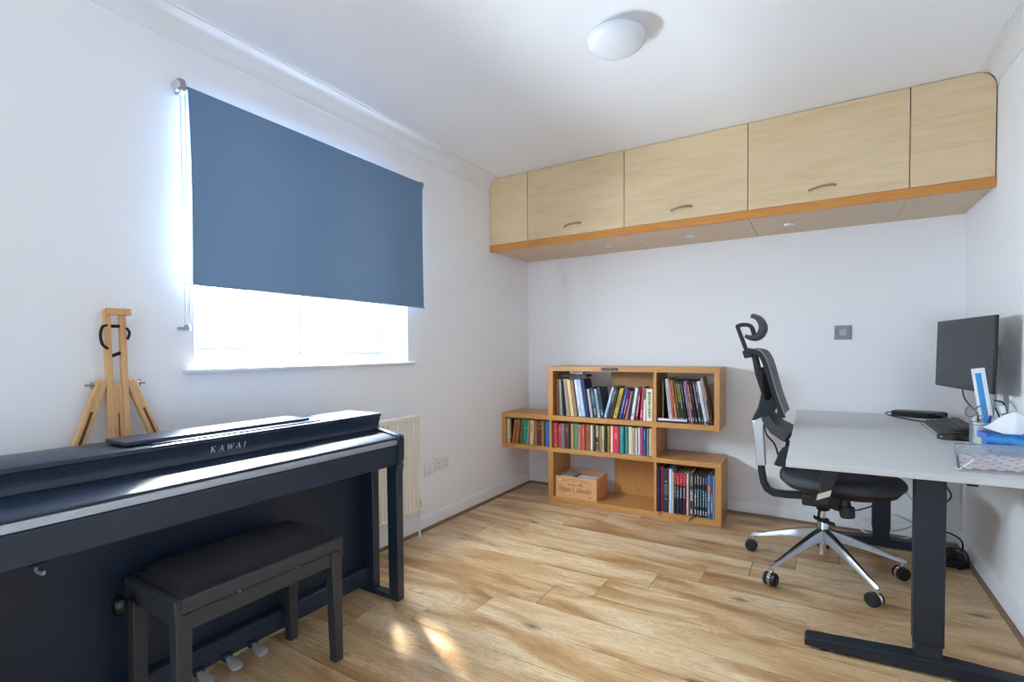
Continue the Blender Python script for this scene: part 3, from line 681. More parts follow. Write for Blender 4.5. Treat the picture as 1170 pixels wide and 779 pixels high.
obj('plate_marks', mb, mat('plate_mark_grey', (104, 100, 96), 0.6), nb, world=False)
obj('plate_dot', MB().cyl((0.463, -0.0015, 1.079), 0.004, 0.001, (0, -1, 0), 10), mat('dot_red', (150, 60, 44), 0.5), nb, world=False)

def loc_to_world(u, d, z): return Vector(BO) + Matrix.Rotation(BTH, 3, 'Z') @ Vector((u, d, z))
CN = {}
def cm(rgb):
    k = 'cover_%d_%d_%d' % rgb
    return mat(k, rgb, 0.5)
ORD = ['first', 'second', 'third', 'fourth', 'fifth', 'sixth', 'seventh', 'eighth', 'ninth', 'tenth', 'eleventh', 'twelfth', 'thirteenth', 'fourteenth', 'fifteenth', 'sixteenth', 'seventeenth', 'eighteenth', 'nineteenth', 'twentieth', 'twenty-first', 'twenty-second', 'twenty-third', 'twenty-fourth', 'twenty-fifth', 'twenty-sixth', 'twenty-seventh', 'twenty-eighth', 'twenty-ninth', 'thirtieth']
def book(u, z, wd, h, rgb, colname, label, group, lean_deg=0.0, dep=0.17, d0=0.03, deco=None, name='book', hard=True):
    """u = resting corner on the shelf; lean_deg > 0 leans left, < 0 leans right"""
    a = math.radians(lean_deg)
    org = loc_to_world(u, d0, z)
    t = thing(name, label, 'book', org, BTH, group)
    ca, sa = math.cos(a), math.sin(a)
    off = 0.0 if lean_deg >= 0 else -wd       # rests on its left corner when leaning left, right corner when leaning right
    def rot(p): x = p.x + off; return (x * ca - p.z * sa, p.y, x * sa + p.z * ca)
    th = min(0.003, wd * 0.2)
    cv = MB().prism([(0, 0.004), (0.004 if wd > .012 else 0.001, 0), (wd - (0.004 if wd > .012 else 0.001), 0), (wd, 0.004), (wd, dep), (wd - th, dep), (wd - th, 0.006), (th, 0.006), (th, dep), (0, dep)], 0, h, 'z')
    co = obj('cover', cv.mapv(rot), cm(rgb), t, world=False)
    e = 0.003 if hard else 0.0005
    obj('pages', B(th, wd - th, 0.006, dep - e, e, h - e).mapv(rot), mat('page_block', (226, 216, 196), 0.85), t, world=False)
    if deco:
        for k, (z0, z1, drgb, mode) in enumerate(deco):
            mb = MB(); fy = -0.0006
            if mode == 'band':
                mb.box(0.0008, wd - 0.0008, fy, 0.002, z0 * h, z1 * h)
            elif mode == 'text':      # illegible run of title marks up the spine
                zz = z0 * h; rnd = random.Random(int(u * 9999) + k)
                while zz < z1 * h - 0.004:
                    ln = rnd.uniform(0.004, 0.010); ins = rnd.uniform(0.22, 0.34) * wd
                    mb.box(ins, wd - ins, fy, 0.001, zz, min(zz + ln, z1 * h)); zz += ln + rnd.uniform(0.003, 0.006)
            obj('spine_lettering' if mode == 'text' else 'spine_band', mb.mapv(rot), cm(drgb), co, world=False)
    return t

def run_row(rows, where, group, zsh, h0, dep0):
    """rows: (u0, u1, rgb, colour word, height, lean, deco, kind)"""
    rows = [list(r) for r in rows]; tn = lambda d: math.tan(math.radians(d))
    for i in range(len(rows) - 1):                       # keep neighbours that lean by different amounts from cutting into each other
        p, q = rows[i], rows[i + 1]; hm = min(p[4], q[4])
        if p[5] >= 0 and q[5] > 0:
            room = q[0] - p[0] - hm * (tn(q[5]) - tn(p[5])); need = min(p[1] - p[0], 0.010)
            if room < need: q[5] = math.degrees(math.atan(tn(p[5]) + (q[0] - p[0] - need) / hm)); room = need
            p[1] = min(p[1], p[0] + room)
        elif p[5] < 0 and q[5] <= 0:
            room = q[1] - p[1] - hm * (tn(-p[5]) - tn(-q[5])); need = min(q[1] - q[0], 0.010)
            if room < need: q[5] = -math.degrees(math.atan(tn(-p[5]) - (q[1] - p[1] - need) / hm)); room = need
            q[0] = max(q[0], q[1] - room)
    for i, r in enumerate(rows):
        u0, u1, rgb, cn, h, ln, deco = r[:7]
        wd = (u1 - u0) * math.cos(math.radians(ln)) - 0.0012
        rest = u0 if ln >= 0 else u1
        kind = r[7] if len(r) > 7 else 'book'
        lab = '%s %s, %s from the left %s' % (cn, kind, ORD[i], where)
        book(rest, zsh + 0.0005, wd, h, rgb, cn, lab, group, ln, dep0 + 0.02 * math.sin(i * 2.3), 0.028 + 0.01 * math.sin(i * 1.7), deco)
W_, K_, GO = (225, 226, 230), (24, 26, 30), (196, 160, 90)
# A: upper left bay
fA = lambda X: -0.001 + X * 0.000897
fB = lambda X: 0.453 + X * 0.000897
rowA = [
 (fA(78), fA(96), (140, 84, 60), 'thin reddish brown', .292, 0, None), (fA(97), fA(113), (168, 150, 128), 'thin putty', .29, 1, None),
 (fA(118), fA(134), (196, 190, 176), 'slim stone grey', .285, 4, None), (fA(134), fA(162), (24, 70, 60), 'dark green', .285, 5, None),
 (fA(166), fA(203), (184, 148, 132), 'dusty pink', .295, 6, None), (fA(205), fA(225), (236, 216, 170), 'cream', .296, 7, None), (fA(225), fA(247), (232, 208, 150), 'pale yellow', .29, 7.5, None),
 (fA(252), fA(277), (158, 128, 100), 'tan', .285, 8, None), (fA(281), fA(311), (222, 232, 244), 'white', .292, 8, [(.1, .3, (150, 170, 200), 'text')]),
 (fA(312), fA(350), (176, 200, 234), 'pale blue', .294, 8.5, [(.2, .8, (235, 240, 250), 'text')]), (fA(352), fA(390), (24, 40, 84), 'navy blue', .30, 8.5, None),
 (fA(394), fA(419), (188, 184, 194), 'silver grey', .222, 8.5, None), (fA(422), fA(454), (18, 72, 82), 'dark teal', .232, 8.5, [(.45, .9, (96, 170, 170), 'text'), (.1, .3, (200, 214, 214), 'text')]),
 (fA(457), fA(468), (104, 86, 120), 'thin violet', .222, 8.5, None), (fA(468), fA(487), (204, 214, 224), 'bluish white', .226, 8.5, [(.15, .85, (40, 66, 96), 'text')]),
 (fA(490), fA(520), (18, 56, 78), 'petrol blue', .236, 8.5, [(.1, .25, (150, 190, 200), 'text')]),
 (fB(2), fB(27), (198, 212, 236), 'icy white', .245, -15, [(.1, .45, (110, 150, 200), 'text')]), (fB(30), fB(62), (26, 36, 54), 'black', .25, -15, [(.5, .9, (150, 156, 166), 'text')]),
 (fB(64), fB(76), (92, 84, 60), 'thin olive', .235, -14.5, None), (fB(80), fB(116), (212, 176, 52), 'golden yellow', .237, -14.5, [(.1, .2, (70, 56, 20), 'text'), (.35, .85, (120, 96, 36), 'text')]),
 (fB(118), fB(136), (30, 34, 44), 'thin charcoal', .23, -14, None), (fB(138), fB(166), (58, 66, 158), 'royal blue', .24, -13, [(.2, .8, (170, 176, 220), 'text')]),
 (fB(168), fB(186), (126, 40, 60), 'thin maroon', .225, -12.5, [(.2, .7, (220, 190, 190), 'text')]), (fB(188), fB(206), (196, 150, 158), 'slim rose', .215, -12, None), (fB(208), fB(228), (52, 56, 66), 'slate', .22, -12, None),
 (fB(231), fB(268), (222, 228, 240), 'bright white', .242, -9, [(.12, .2, (60, 80, 140), 'text')]), (fB(271), fB(300), (134, 30, 60), 'burgundy', .238, -7, [(.15, .75, (230, 200, 205), 'text')]),
 (fB(306), fB(337), (198, 56, 88), 'raspberry pink', .247, -4, [(.1, .3, (240, 200, 210), 'text')]), (fB(342), fB(366), (226, 232, 228), 'white and teal', .236, -2, [(.66, .99, (58, 110, 110), 'band')]),
 (fB(372), fB(428), (240, 232, 204), 'thick cream', .236, 0, [(.1, .93, (70, 64, 50), 'text')])]
run_row(rowA, 'in the upper left bay', 'books in the upper left bay', 0.700, 0, 0.17)
# D: middle bay (long row of old hardbacks)
h = .2
rowD = [
 (fA(43), fA(80), (186, 62, 70), 'crimson', .196, 0, [(.6, .72, (210, 120, 110), 'text'), (.05, .1, GO, 'band')]), (fA(80), fA(116), (178, 58, 70), 'dull red', .19, 0, [(.7, .85, (214, 140, 120), 'text')]),
 (fA(118), fA(152), (128, 124, 118), 'mid grey', .196, 0, None), (fA(155), fA(200), (80, 44, 48), 'dark maroon', .196, 0, [(.65, .85, (150, 110, 80), 'text')]),
 (fA(203), fA(236), (184, 142, 88), 'ochre tan', .198, 0, None), (fA(238), fA(277), (80, 136, 116), 'sage green', .202, 0, None),
 (fA(280), fA(311), (206, 114, 98), 'salmon', .196, 0, [(.7, .9, (120, 50, 40), 'text')]), (fA(312), fA(343), (190, 88, 72), 'brick red', .196, 0, [(.6, .85, GO, 'text')]), (fA(345), fA(386), (160, 100, 64), 'russet brown', .198, 0, [(.3, .8, (120, 64, 40), 'text')]),
 (fA(391), fA(415), (236, 226, 204), 'ivory', .198, 0, None), (fA(418), fA(441), (70, 62, 62), 'charcoal', .19, 0, [(.1, .9, (110, 100, 96), 'text')]),
 (fA(443), fA(468), (206, 176, 130), 'beige and black', .198, 0, [(.35, .55, (40, 34, 36), 'band'), (.05, .3, (150, 70, 80), 'band'), (.8, .95, (40, 36, 40), 'text')]),
 (fA(469), fA(495), (140, 128, 108), 'drab grey', .195, 0, None), (fA(497), fA(517), (226, 204, 158), 'buff', .198, 0, [(.1, .5, (120, 100, 70), 'text')]), 
 (fB(20), fB(36), (60, 44, 30), 'thin dark brown', .196, 0, None), (fB(36), fB(57), (188, 160, 66), 'mustard', .198, 0, [(.1, .9, (110, 80, 30), 'text')]),
 (fB(64), fB(89), (244, 214, 210), 'pinkish white', .202, 0, None), (fB(90), fB(146), (204, 52, 68), 'thick scarlet', .202, 0, [(.55, .75, (230, 150, 150), 'text')]),
 (fB(150), fB(186), (62, 140, 136), 'teal green', .206, 0, [(.75, .95, (120, 180, 176), 'text')]), (fB(187), fB(219), (54, 132, 130), 'sea green', .206, 0, None),
 (fB(222), fB(256), (214, 206, 188), 'pale stone', .206, 0, None), (fB(257), fB(280), (196, 186, 156), 'flecked beige', .2, 0, [(.1, .9, (130, 120, 90), 'text')]), (fB(281), fB(300), (226, 218, 206), 'off-white', .2, 0, [(.3, .5, (200, 170, 150), 'text')]),
 (fB(301), fB(320), (238, 236, 238), 'plain white', .203, 0, None), (fB(323), fB(349), (172, 62, 110), 'magenta', .208, 0, None), (fB(351), fB(373), (44, 84, 140), 'denim blue', .203, 0, [(.6, .9, (120, 160, 200), 'text')]),
 (fB(375), fB(388), (150, 152, 150), 'thin ash grey', .2, 0, None), (fB(390), fB(418), (206, 192, 170), 'faded beige', .203, 0, None)]
run_row(rowD, 'in the middle bay', 'books in the middle bay', 0.440, 0, 0.14)
# C: short bay next to the window wall
fC = lambda X: -0.5426 + X * 0.00079
rowC = [(fC(181), fC(208), (238, 226, 196), 'ivory', .205, 0, None), (fC(212), fC(229), (36, 36, 36), 'black and white speckled', .2, 0, [(.2, .95, (210, 206, 196), 'text')]),
 (fC(236), fC(276), (170, 98, 52), 'rust brown', .207, -8, [(.85, .92, (210, 160, 90), 'band')]), (fC(284), fC(318), (162, 104, 58), 'chestnut', .205, -7, [(.8, .9, (200, 160, 100), 'text')]),
 (fC(330), fC(352), (120, 120, 74), 'olive', .208, -6, None), (fC(356), fC(413), (16, 140, 118), 'bright teal', .207, -5, [(.62, .66, (90, 190, 170), 'band')]), (fC(418), fC(446), (150, 146, 130), 'pale grey', .204, -4, None),
 (fC(454), fC(500), (220, 184, 136), 'sandy', .204, -2.5, [(.55, .85, (150, 110, 70), 'text')]), (fC(503), fC(538), (166, 116, 66), 'caramel brown', .2, 0, [(.8, .95, (110, 70, 36), 'text')]), (fC(541), fC(590), (94, 26, 42), 'oxblood', .203, 0, [(.68, .71, GO, 'band'), (.85, .87, GO, 'band')]),
 (fC(594), fC(630), (150, 104, 62), 'nut brown', .203, 0, None), (fC(636), fC(694), (54, 108, 176), 'cobalt blue', .204, 0, None)]
run_row(rowC, 'in the short left bay', 'books in the short left bay', 0.440, 0, 0.14)
# B: upper right bay (tall thin volumes leaning left)
fR = lambda X: 0.8385 + X * 0.000495
rowB = [(fR(128), fR(183), (22, 24, 24), 'black with gold title', .315, 0, [(.08, .92, (134, 130, 92), 'text')]), (fR(226), fR(288), (196, 190, 196), 'wide light grey', .315, 6, [(.2, .8, (150, 142, 150), 'text')])]
cols = [((150, 62, 50), 'orange red', (230, 150, 110)), ((206, 128, 66), 'orange', (110, 50, 40)), ((94, 88, 62), 'khaki', (170, 160, 130)), ((34, 46, 40), 'dark green', (200, 210, 90)), ((46, 52, 36), 'black and yellow', (222, 206, 70)), ((24, 28, 36), 'black', (130, 140, 160)), ((120, 110, 160), 'lilac', (220, 215, 235)), ((190, 130, 150), 'pink', (90, 60, 90)), ((40, 38, 36), 'black with cream title', (214, 196, 140)), ((26, 26, 30), 'black with red flash', (196, 60, 84)), ((56, 58, 66), 'dark grey', (150, 156, 170)), ((26, 28, 34), 'jet black', (190, 194, 204))]
u0 = 296
for i, (c1, cn, c2) in enumerate(cols):
    w2 = 33 if i != 10 else 50
    rowB.append((fR(u0), fR(u0 + w2), c1, cn, .305, 7 + i * 0.25, [(.35, .93, c2, 'text'), (.06, .14, (214, 218, 226), 'text')] if i % 2 == 0 else [(.5, .95, c2, 'text'), (.05, .12, (204, 208, 216), 'text')], 'volume'))
    u0 += w2 + 1
rowB += [(fR(u0 + 4), fR(u0 + 54), (222, 228, 238), 'thick white', .305, 10.5, [(.1, .7, (160, 170, 190), 'text')]), (fR(u0 + 56), fR(u0 + 82), (214, 216, 220), 'white and grey', .315, 11, None), (fR(u0 + 84), fR(u0 + 104), (168, 150, 130), 'tan and black', .335, 12, [(.02, .5, (24, 22, 22), 'band')])]
run_row(rowB, 'in the upper right bay', 'volumes in the upper right bay', 0.700, 0, 0.2)
# E: lower right bay
fE = lambda X: 0.8385 + X * 0.00061
rowE = [(fE(51), fE(80), (36, 62, 138), 'blue', .315, 0, None, 'notebook'), (fE(86), fE(115), (186, 34, 66), 'red ribbon-marked', .325, 0, None, 'notebook'),
 (fE(186), fE(222), (214, 220, 240), 'lavender white', .318, 0, [(.05, .3, (170, 180, 215), 'text')]), (fE(227), fE(243), (222, 216, 196), 'thin cream', .30, 0, None)]
rowE2 = []
for i, (a, b) in enumerate(((244, 270), (272, 303), (305, 340), (342, 379))):
    rowE2.append((fE(a), fE(b), [(30, 40, 62), (36, 48, 70), (30, 30, 38), (70, 26, 32)][i], ['navy and red', 'blue-black and red', 'black and red', 'dark brown and red'][i], .295, 0, [(.70, .995, (200, 52, 66), 'band'), (.40, .66, (176, 180, 190), 'text'), (.74, .95, (232, 180, 176), 'text')], 'magazine'))
rowE2 += [(fE(385), fE(412), (226, 180, 190), 'pale pink', .30, 0, None), (fE(415), fE(467), (60, 68, 62), 'grey green', .31, 0, [(.35, .6, (214, 220, 214), 'text'), (.7, .93, (150, 160, 140), 'text'), (.05, .17, (200, 206, 200), 'text')])]
blk = [(24, 30, 40), (28, 34, 46), (22, 36, 44), (24, 40, 56), (34, 38, 60)]
for i, (a, b) in enumerate(((470, 498), (500, 528), (530, 558), (560, 586), (588, 613))):
    rowE2.append((fE(a), fE(b), blk[i], ['black white-lettered', 'dark slate', 'blackish teal', 'ink blue', 'dark indigo'][i], .297, 0, [(.25, .65, [(210, 214, 222), (196, 200, 214), (110, 190, 190), (150, 210, 214), (170, 180, 220)][i], 'text'), (.05, .16, (224, 228, 234), 'text'), (.78, .96, [(190, 190, 190), (200, 200, 206), (190, 180, 150), (196, 160, 110), (140, 130, 200)][i], 'text')], 'annual'))
rowE2 += [(fE(616), fE(649), (70, 120, 180), 'sky blue and orange', .30, 0, [(.1, .35, (210, 170, 90), 'text'), (.6, .76, (226, 120, 60), 'band'), (.4, .58, (220, 225, 235), 'text')], 'annual'), (fE(651), fE(673), (60, 96, 150), 'mid blue', .30, 0, [(.15, .6, (200, 200, 210), 'text')], 'annual'), (fE(675), fE(690), (120, 176, 214), 'light blue', .30, 0, None, 'annual')]
run_row(rowE, 'in the lower right bay', 'books in the lower right bay', 0.042, 0, 0.2)
# continue the numbering after the binder and the first four
for i, r in enumerate(rowE2):
    u0, u1, rgb, cn, hh, ln, deco = r[:7]; kind = r[7] if len(r) > 7 else 'book'
    book(u0, 0.0425, u1 - u0 - 0.001, hh, rgb, cn, '%s %s, lower right bay, %s after the thin cream book' % (cn, kind, ORD[i]), 'books in the lower right bay', 0, 0.2, 0.03, deco)
# lever arch binder
org = loc_to_world(fE(118), 0.03, 0.0425)
t = thing('ring_binder', 'black lever arch binder with grey spine label, lower right bay', 'binder', org, BTH)
bw = fE(181) - fE(118)
obj('cover', B(0, bw, 0, 0.003, 0, 0.32).box(0, 0.003, 0.003, 0.26, 0, 0.32).box(bw - 0.003, bw, 0.003, 0.26, 0, 0.32), mat('binder_black', (38, 48, 56), 0.5), t, world=False)
obj('papers', B(0.005, bw - 0.006, 0.02, 0.25, 0.004, 0.30), PAPER, t, world=False)
obj('spine_label', B(0.006, bw - 0.006, -0.0006, 0, 0.125, 0.205), mat('label_grey', (88, 94, 100), 0.6), t, world=False)
for zz in (0.095, 0.225): obj('finger_ring', MB().lathe([(0.004, 0), (0.006, 0), (0.006, 0.0015), (0.004, 0.0015)], (bw / 2, 0, zz), 14, (0, -1, 0)), CHROME, t, world=False, smooth=True)
# ribbon tassel and black strap
o = obj('ribbon_bookmark', MB().tube(smooth_curve([loc_to_world(fE(98), 0.02, 0.046), loc_to_world(fE(98), -0.004, 0.045), loc_to_world(fE(92), -0.006, 0.032), loc_to_world(fE(86), -0.006, 0.020)], 4), 0.0035, 6), mat('ribbon_red', (196, 26, 44), 0.7), smooth=True)
tag(o, 'red ribbon bookmark hanging from the red notebook', 'ribbon')
o = obj('elastic_strap', MB().tube(smooth_curve([loc_to_world(fE(490), 0.02, 0.046), loc_to_world(fE(478), -0.004, 0.046), loc_to_world(fE(440), -0.006, 0.034), loc_to_world(fE(425), -0.006, 0.018)], 4), 0.003, 6), STRAP, smooth=True)
tag(o, 'black elastic strap hanging over the bottom shelf edge', 'strap')
# items lying in the upper right bay
t = thing('portable_drive', 'flat white device with dark base lying before the tall volumes', 'device', loc_to_world(0.875, 0.0, 0.7005), BTH)
obj('body', B(0.006, 0.205, 0.008, 0.024, 0, 0.012).box(0.006, 0.205, 0.024, 0.026, 0, 0.012), BLACKP, t, world=False, bevel=0.002)
obj('lid', B(0.002, 0.205, 0.004, 0.026, 0.012, 0.028), mat('device_white', (222, 226, 236), 0.3), t, world=False, bevel=0.004)
t = obj('glasses_case', MB().loft([[loc_to_world(1.215 + 0.02 * c - r_ * 0.0, 0.012 + 0.012 + 0.010 * math.cos(k / 10 * 2 * PI) * r_, 0.7155 + 0.014 * math.sin(k / 10 * 2 * PI) * r_) for k in range(10)] for c, r_ in ((-1, .35), (-.6, .85), (0, 1), (1, 1), (1.8, .9), (2.1, .4))]), mat('case_dark', (44, 46, 54), 0.5), smooth=True)
tag(t, 'small dark pouch at the right end of the upper right bay', 'pouch')
# small white box on top of the books, upper left bay
o = obj('white_box', MB().add([loc_to_world(*p) for p in ((.205, .10, 1.03), (.262, .10, 1.03), (.262, .15, 1.03), (.205, .15, 1.03), (.205, .10, 1.052), (.262, .10, 1.052), (.262, .15, 1.052), (.205, .15, 1.052))], [(0, 3, 2, 1), (4, 5, 6, 7), (0, 1, 5, 4), (1, 2, 6, 5), (2, 3, 7, 6), (3, 0, 4, 7)]), PLASW, bevel=0.002)
tag(o, 'small white box lying on top of the upper left books', 'box')
o = obj('dark_folder', MB().add([loc_to_world(*p) for p in ((.09, .08, 1.008), (.30, .08, 1.008), (.30, .2, 1.008), (.09, .2, 1.008), (.09, .08, 1.028), (.30, .08, 1.028), (.30, .2, 1.028), (.09, .2, 1.028))], [(0, 3, 2, 1), (4, 5, 6, 7), (0, 1, 5, 4), (1, 2, 6, 5), (2, 3, 7, 6), (3, 0, 4, 7)]), BLACKP, bevel=0.002)
tag(o, 'flat black folder lying across the upper left books', 'folder')

# wine crate
co = loc_to_world(0.056, 0.02, 0.0425)
t = thing('wine_crate', 'open pine wine crate lettered Haut Lalande on the bottom shelf', 'crate', co, BTH)
cw, cd, chh = 0.348, 0.26, 0.172
fp = obj('front_board', B(0, cw, 0, 0.010, 0, chh), CRATEW, t, world=False, bevel=0.001)
obj('back_board', B(0, cw, cd - 0.010, cd, 0, chh), CRATEW, t, world=False, bevel=0.001)
for x in (0, cw - 0.010): obj('side_board', B(x, x + 0.010, 0.0105, cd - 0.0105, 0, chh), CRATEW, t, world=False, bevel=0.001)
obj('base_board', B(0.0105, cw - 0.0105, 0.0105, cd - 0.0105, 0, 0.008), CRATEW, t, world=False)
BURN = mat('burnt_brand', (84, 50, 26), 0.8)
flat('lettering', lettering('Haut Lalande', 0.040, 0.275, lambda s_, t_: (0.033 + s_, -0.0005, 0.052 + t_)), BURN, fp, False)
mb = MB()
rnd = random.Random(3)
for i in range(26):     # arched line of small illegible letters
    a = -1 + 2 * i / 25
    if i in (8, 12, 15): continue
    x = 0.174 + a * 0.125; z = 0.150 - 0.016 * a * a
    mb.box(x - 0.0032, x + 0.0032, -0.0005, 0, z - 0.004, z + 0.004 + rnd.uniform(-.001, .001))
flat('lettering', mb, mat('brand_faded', (166, 112, 66), 0.8), fp, False)
mb = MB()
for i in range(13):
    if i in (7,): continue
    x = 0.108 + i * 0.0105; mb.box(x, x + 0.0065, -0.0005, 0, 0.104, 0.111)
mb.box(0.208, 0.226, -0.0005, 0, 0.119, 0.126)
mb.box(0.283, 0.302, -0.0005, 0, 0.018, 0.024)
flat('lettering', mb, BURN, fp, False)
flat('sticker', B(0.034, 0.042, -0.0006, 0, 0.128, 0.150).box(0.016, 0.022, -0.0006, 0, 0.140, 0.148), PAPER, fp, False)
def crate_item(name, lab, cat, x0, x1, y0, y1, z0, z1, rgb):
    mb = B(x0, x1, y0, y1, z0, z1); M = Matrix.Translation(co) @ Matrix.Rotation(BTH, 4, 'Z')
    o = obj(name, mb.mapv(lambda p: M @ p), mat(name + '_col', rgb, 0.8), bevel=0.002, loc=M @ Vector(((x0 + x1) / 2, (y0 + y1) / 2, z0)))
    return tag(o, lab, cat)
crate_item('grey_notepad', 'grey block of paper standing in the wine crate', 'notepad', 0.045, 0.155, 0.02, 0.17, 0.009, 0.176, (150, 150, 148))
crate_item('envelope_stack', 'stack of pale blue-white envelopes in the wine crate', 'envelopes', 0.17, 0.325, 0.015, 0.12, 0.009, 0.166, (206, 212, 232))

# ------------------------------------------------------------------ desk
DZ = 0.80; DT = 0.024
t = thing('standing_desk', 'grey topped desk on black lifting legs beside the right wall', 'desk', (0.31, 3.1, 0))
DESK = t
top = [(-0.107, 2.172), (0.722, 2.215), (0.712, 4.035), (-0.132, 4.035)]
obj('tabletop', MB().prism(top, DZ - DT, DZ, 'z'), DESKT, t, bevel=0.002)
def desk_leg(cx, cy, y0f):
    lg = obj('leg', B(cx - 0.046, cx + 0.046, cy - 0.03, cy + 0.03, 0.115, DZ - DT - 0.006), BLACKM, t, bevel=0.003)
    obj('lower_tube', B(cx - 0.042, cx + 0.042, cy - 0.026, cy + 0.026, 0.055, 0.115), BLACKM, lg, bevel=0.003)
    ft = [(cx - 0.40, 0.012), (cx - 0.392, 0.012), (cx + 0.36, 0.012), (cx + 0.36, 0.045), (cx + 0.05, 0.062), (cx - 0.05, 0.062), (cx - 0.39, 0.045), (cx - 0.40, 0.036)]
    f = obj('foot', MB().prism(ft, cy - 0.035, cy + 0.035, 'y').mapv(lambda p: (p.x, p.y + (p.x - cx) * 0.06, p.z)), BLACKM, t, bevel=0.003)
    for dx in (-0.33, 0.33): obj('foot_pad', MB().cyl((cx + dx, cy + dx * 0.06, 0.0), 0.022, 0.013, n=16), RUBBER, f, smooth=True)
    obj('top_bracket', B(cx - 0.30, cx + 0.33, cy - 0.03, cy + 0.03, DZ - DT - 0.028, DZ - DT), BLACKM, t, bevel=0.002)
desk_leg(0.355, 2.415, 0)
desk_leg(0.330, 3.810, 0)
for x in (0.20, 0.46): obj('side_beam', B(x, x + 0.03, 2.40, 3.82, DZ - DT - 0.05, DZ - DT - 0.008), BLACKM, t, bevel=0.002)

# ------------------------------------------------------------------ office chair (faces +x)
CX, CY = 0.022, 3.215
t = thing('office_chair', 'black mesh ergonomic office chair with headrest and chrome base', 'chair', (CX, CY, 0))
def ch(x, y, z): return Vector((x, CY + y, z))
def sweepy(prof, half, nx=9, curve=0.0, taper=1.0):
    """profile loop (x,z) swept along y, curving back in x at both edges"""
    rings = []
    for i in range(nx):
        s_ = -1 + 2 * i / (nx - 1); k = 1 - 0.12 * abs(s_) ** 4
        cx = sum(p[0] for p in prof) / len(prof); cz = sum(p[1] for p in prof) / len(prof)
        rings.append([ch(cx + (p[0] - cx) * k + curve * s_ * s_, s_ * half, cz + (p[1] - cz) * k) for p in prof])
    return MB().loft(rings)
def thick(line, th):
    pts = [Vector((p[0], p[1])) for p in line]; L, R_ = [], []
    for i, p in enumerate(pts):
        d = (pts[min(i + 1, len(pts) - 1)] - pts[max(i - 1, 0)]).normalized(); nn = Vector((-d.y, d.x))
        w_ = th[i] if isinstance(th, (list, tuple)) else th
        L.append(p + nn * w_ / 2); R_.append(p - nn * w_ / 2)
    return [tuple(p) for p in L] + [tuple(p) for p in reversed(R_)]
def sc2(pts, k=4): return [(p.x, p.y) for p in smooth_curve([(a, b, 0) for a, b in pts], k)]
# base star
A0 = [-126.4, -55.3, 17.2, 159.0, 88.5]
obj('hub', MB().lathe([(0.018, 0.10), (0.018, 0.20), (0.030, 0.205), (0.034, 0.225), (0.031, 0.245), (0.027, 0.29), (0.026, 0.292)], (CX, CY, 0), 24), CHROME, t, smooth=True)
for a in A0:
    a = math.radians(a); d = Vector((math.cos(a), math.sin(a), 0)); s_ = Vector((-d.y, d.x, 0)); c0 = Vector((CX, CY, 0))
    rings = []
    for r, zt, zb, w_ in ((0.024, 0.246, 0.182, 0.026), (0.10, 0.222, 0.172, 0.022), (0.22, 0.172, 0.140, 0.017), (0.33, 0.124, 0.104, 0.013), (0.385, 0.108, 0.090, 0.012), (0.396, 0.100, 0.092, 0.008)):
        p = c0 + d * r
        rings.append([p + s_ * w_ + Vector((0, 0, zb)), p + s_ * w_ * .75 + Vector((0, 0, zt - .006)), p + s_ * w_ * .4 + Vector((0, 0, zt)), p - s_ * w_ * .4 + Vector((0, 0, zt)), p - s_ * w_ * .75 + Vector((0, 0, zt - .006)), p - s_ * w_ + Vector((0, 0, zb))])
    arm = obj('base_arm', MB().loft(rings), ALU, t, smooth=True)
    obj('arm_inlay', MB().loft([[c0 + d * r + s_ * w_ + Vector((0, 0, z)), c0 + d * r - s_ * w_ + Vector((0, 0, z))] + [c0 + d * r - s_ * w_ + Vector((0, 0, z - .002)), c0 + d * r + s_ * w_ + Vector((0, 0, z - .002))] for r, z, w_ in ((0.035, 0.2445, 0.005), (0.10, 0.2232, 0.006), (0.22, 0.1732, 0.005), (0.33, 0.1252, 0.004), (0.365, 0.1165, 0.003))]), BLACKP, arm)
    p = c0 + d * 0.382
    cst = obj('caster', MB().cyl((p.x, p.y, 0.045), 0.010, 0.05, n=12), CHROME, t, smooth=True)
    ax = Vector((math.cos(a + 1.9), math.sin(a + 1.9), 0))
    if ax.y > 0: ax = -ax
    ctr = Vector((p.x, p.y, 0.034)) + Vector((ax.y, -ax.x, 0)) * 0.012
    for q in (-1, 1):
        st_ = ctr + ax * q * 0.006
        obj('wheel', MB().lathe([(0.032, 0), (0.034, 0.004), (0.034, 0.018), (0.028, 0.024), (0.008, 0.025)], st_, 20, ax * q), RUBBER, cst, smooth=True)
    obj('hood', MB().lathe([(0.028, -0.0075), (0.0365, -0.0075), (0.0365, 0.0075), (0.028, 0.0075)], ctr, 20, ax), CHROME, cst, smooth=True)
obj('gas_lift', MB().lathe([(0.014, 0.29), (0.014, 0.36)], (CX, CY, 0), 18), CHROME, t, smooth=True)
obj('lift_collar', MB().lathe([(0.030, 0.288), (0.030, 0.296), (0.016, 0.30)], (CX, CY, 0), 20), BLACKP, t, smooth=True)
obj('mechanism', MB().box(CX - 0.10, CX + 0.12, CY - 0.075, CY + 0.075, 0.372, 0.440), BLACKP, t, bevel=0.012)
obj('mechanism_neck', MB().lathe([(0.020, 0.34), (0.032, 0.346), (0.036, 0.372)], (CX, CY, 0), 20), BLACKP, t, smooth=True)
obj('lift_lever', MB().loft([[Vector((x, CY - 0.16 + dy, z + dz)) for dy, dz in ((-0.02, -0.005), (0.02, -0.005), (0.02, 0.005), (-0.02, 0.005))] for x, z in ((-0.022, 0.346), (0.0, 0.334), (0.04, 0.326), (0.075, 0.318))]).tube([(0.0, CY - 0.15, 0.334), (0.005, CY - 0.05, 0.372)], 0.006), BLACKP, t, bevel=0.003)
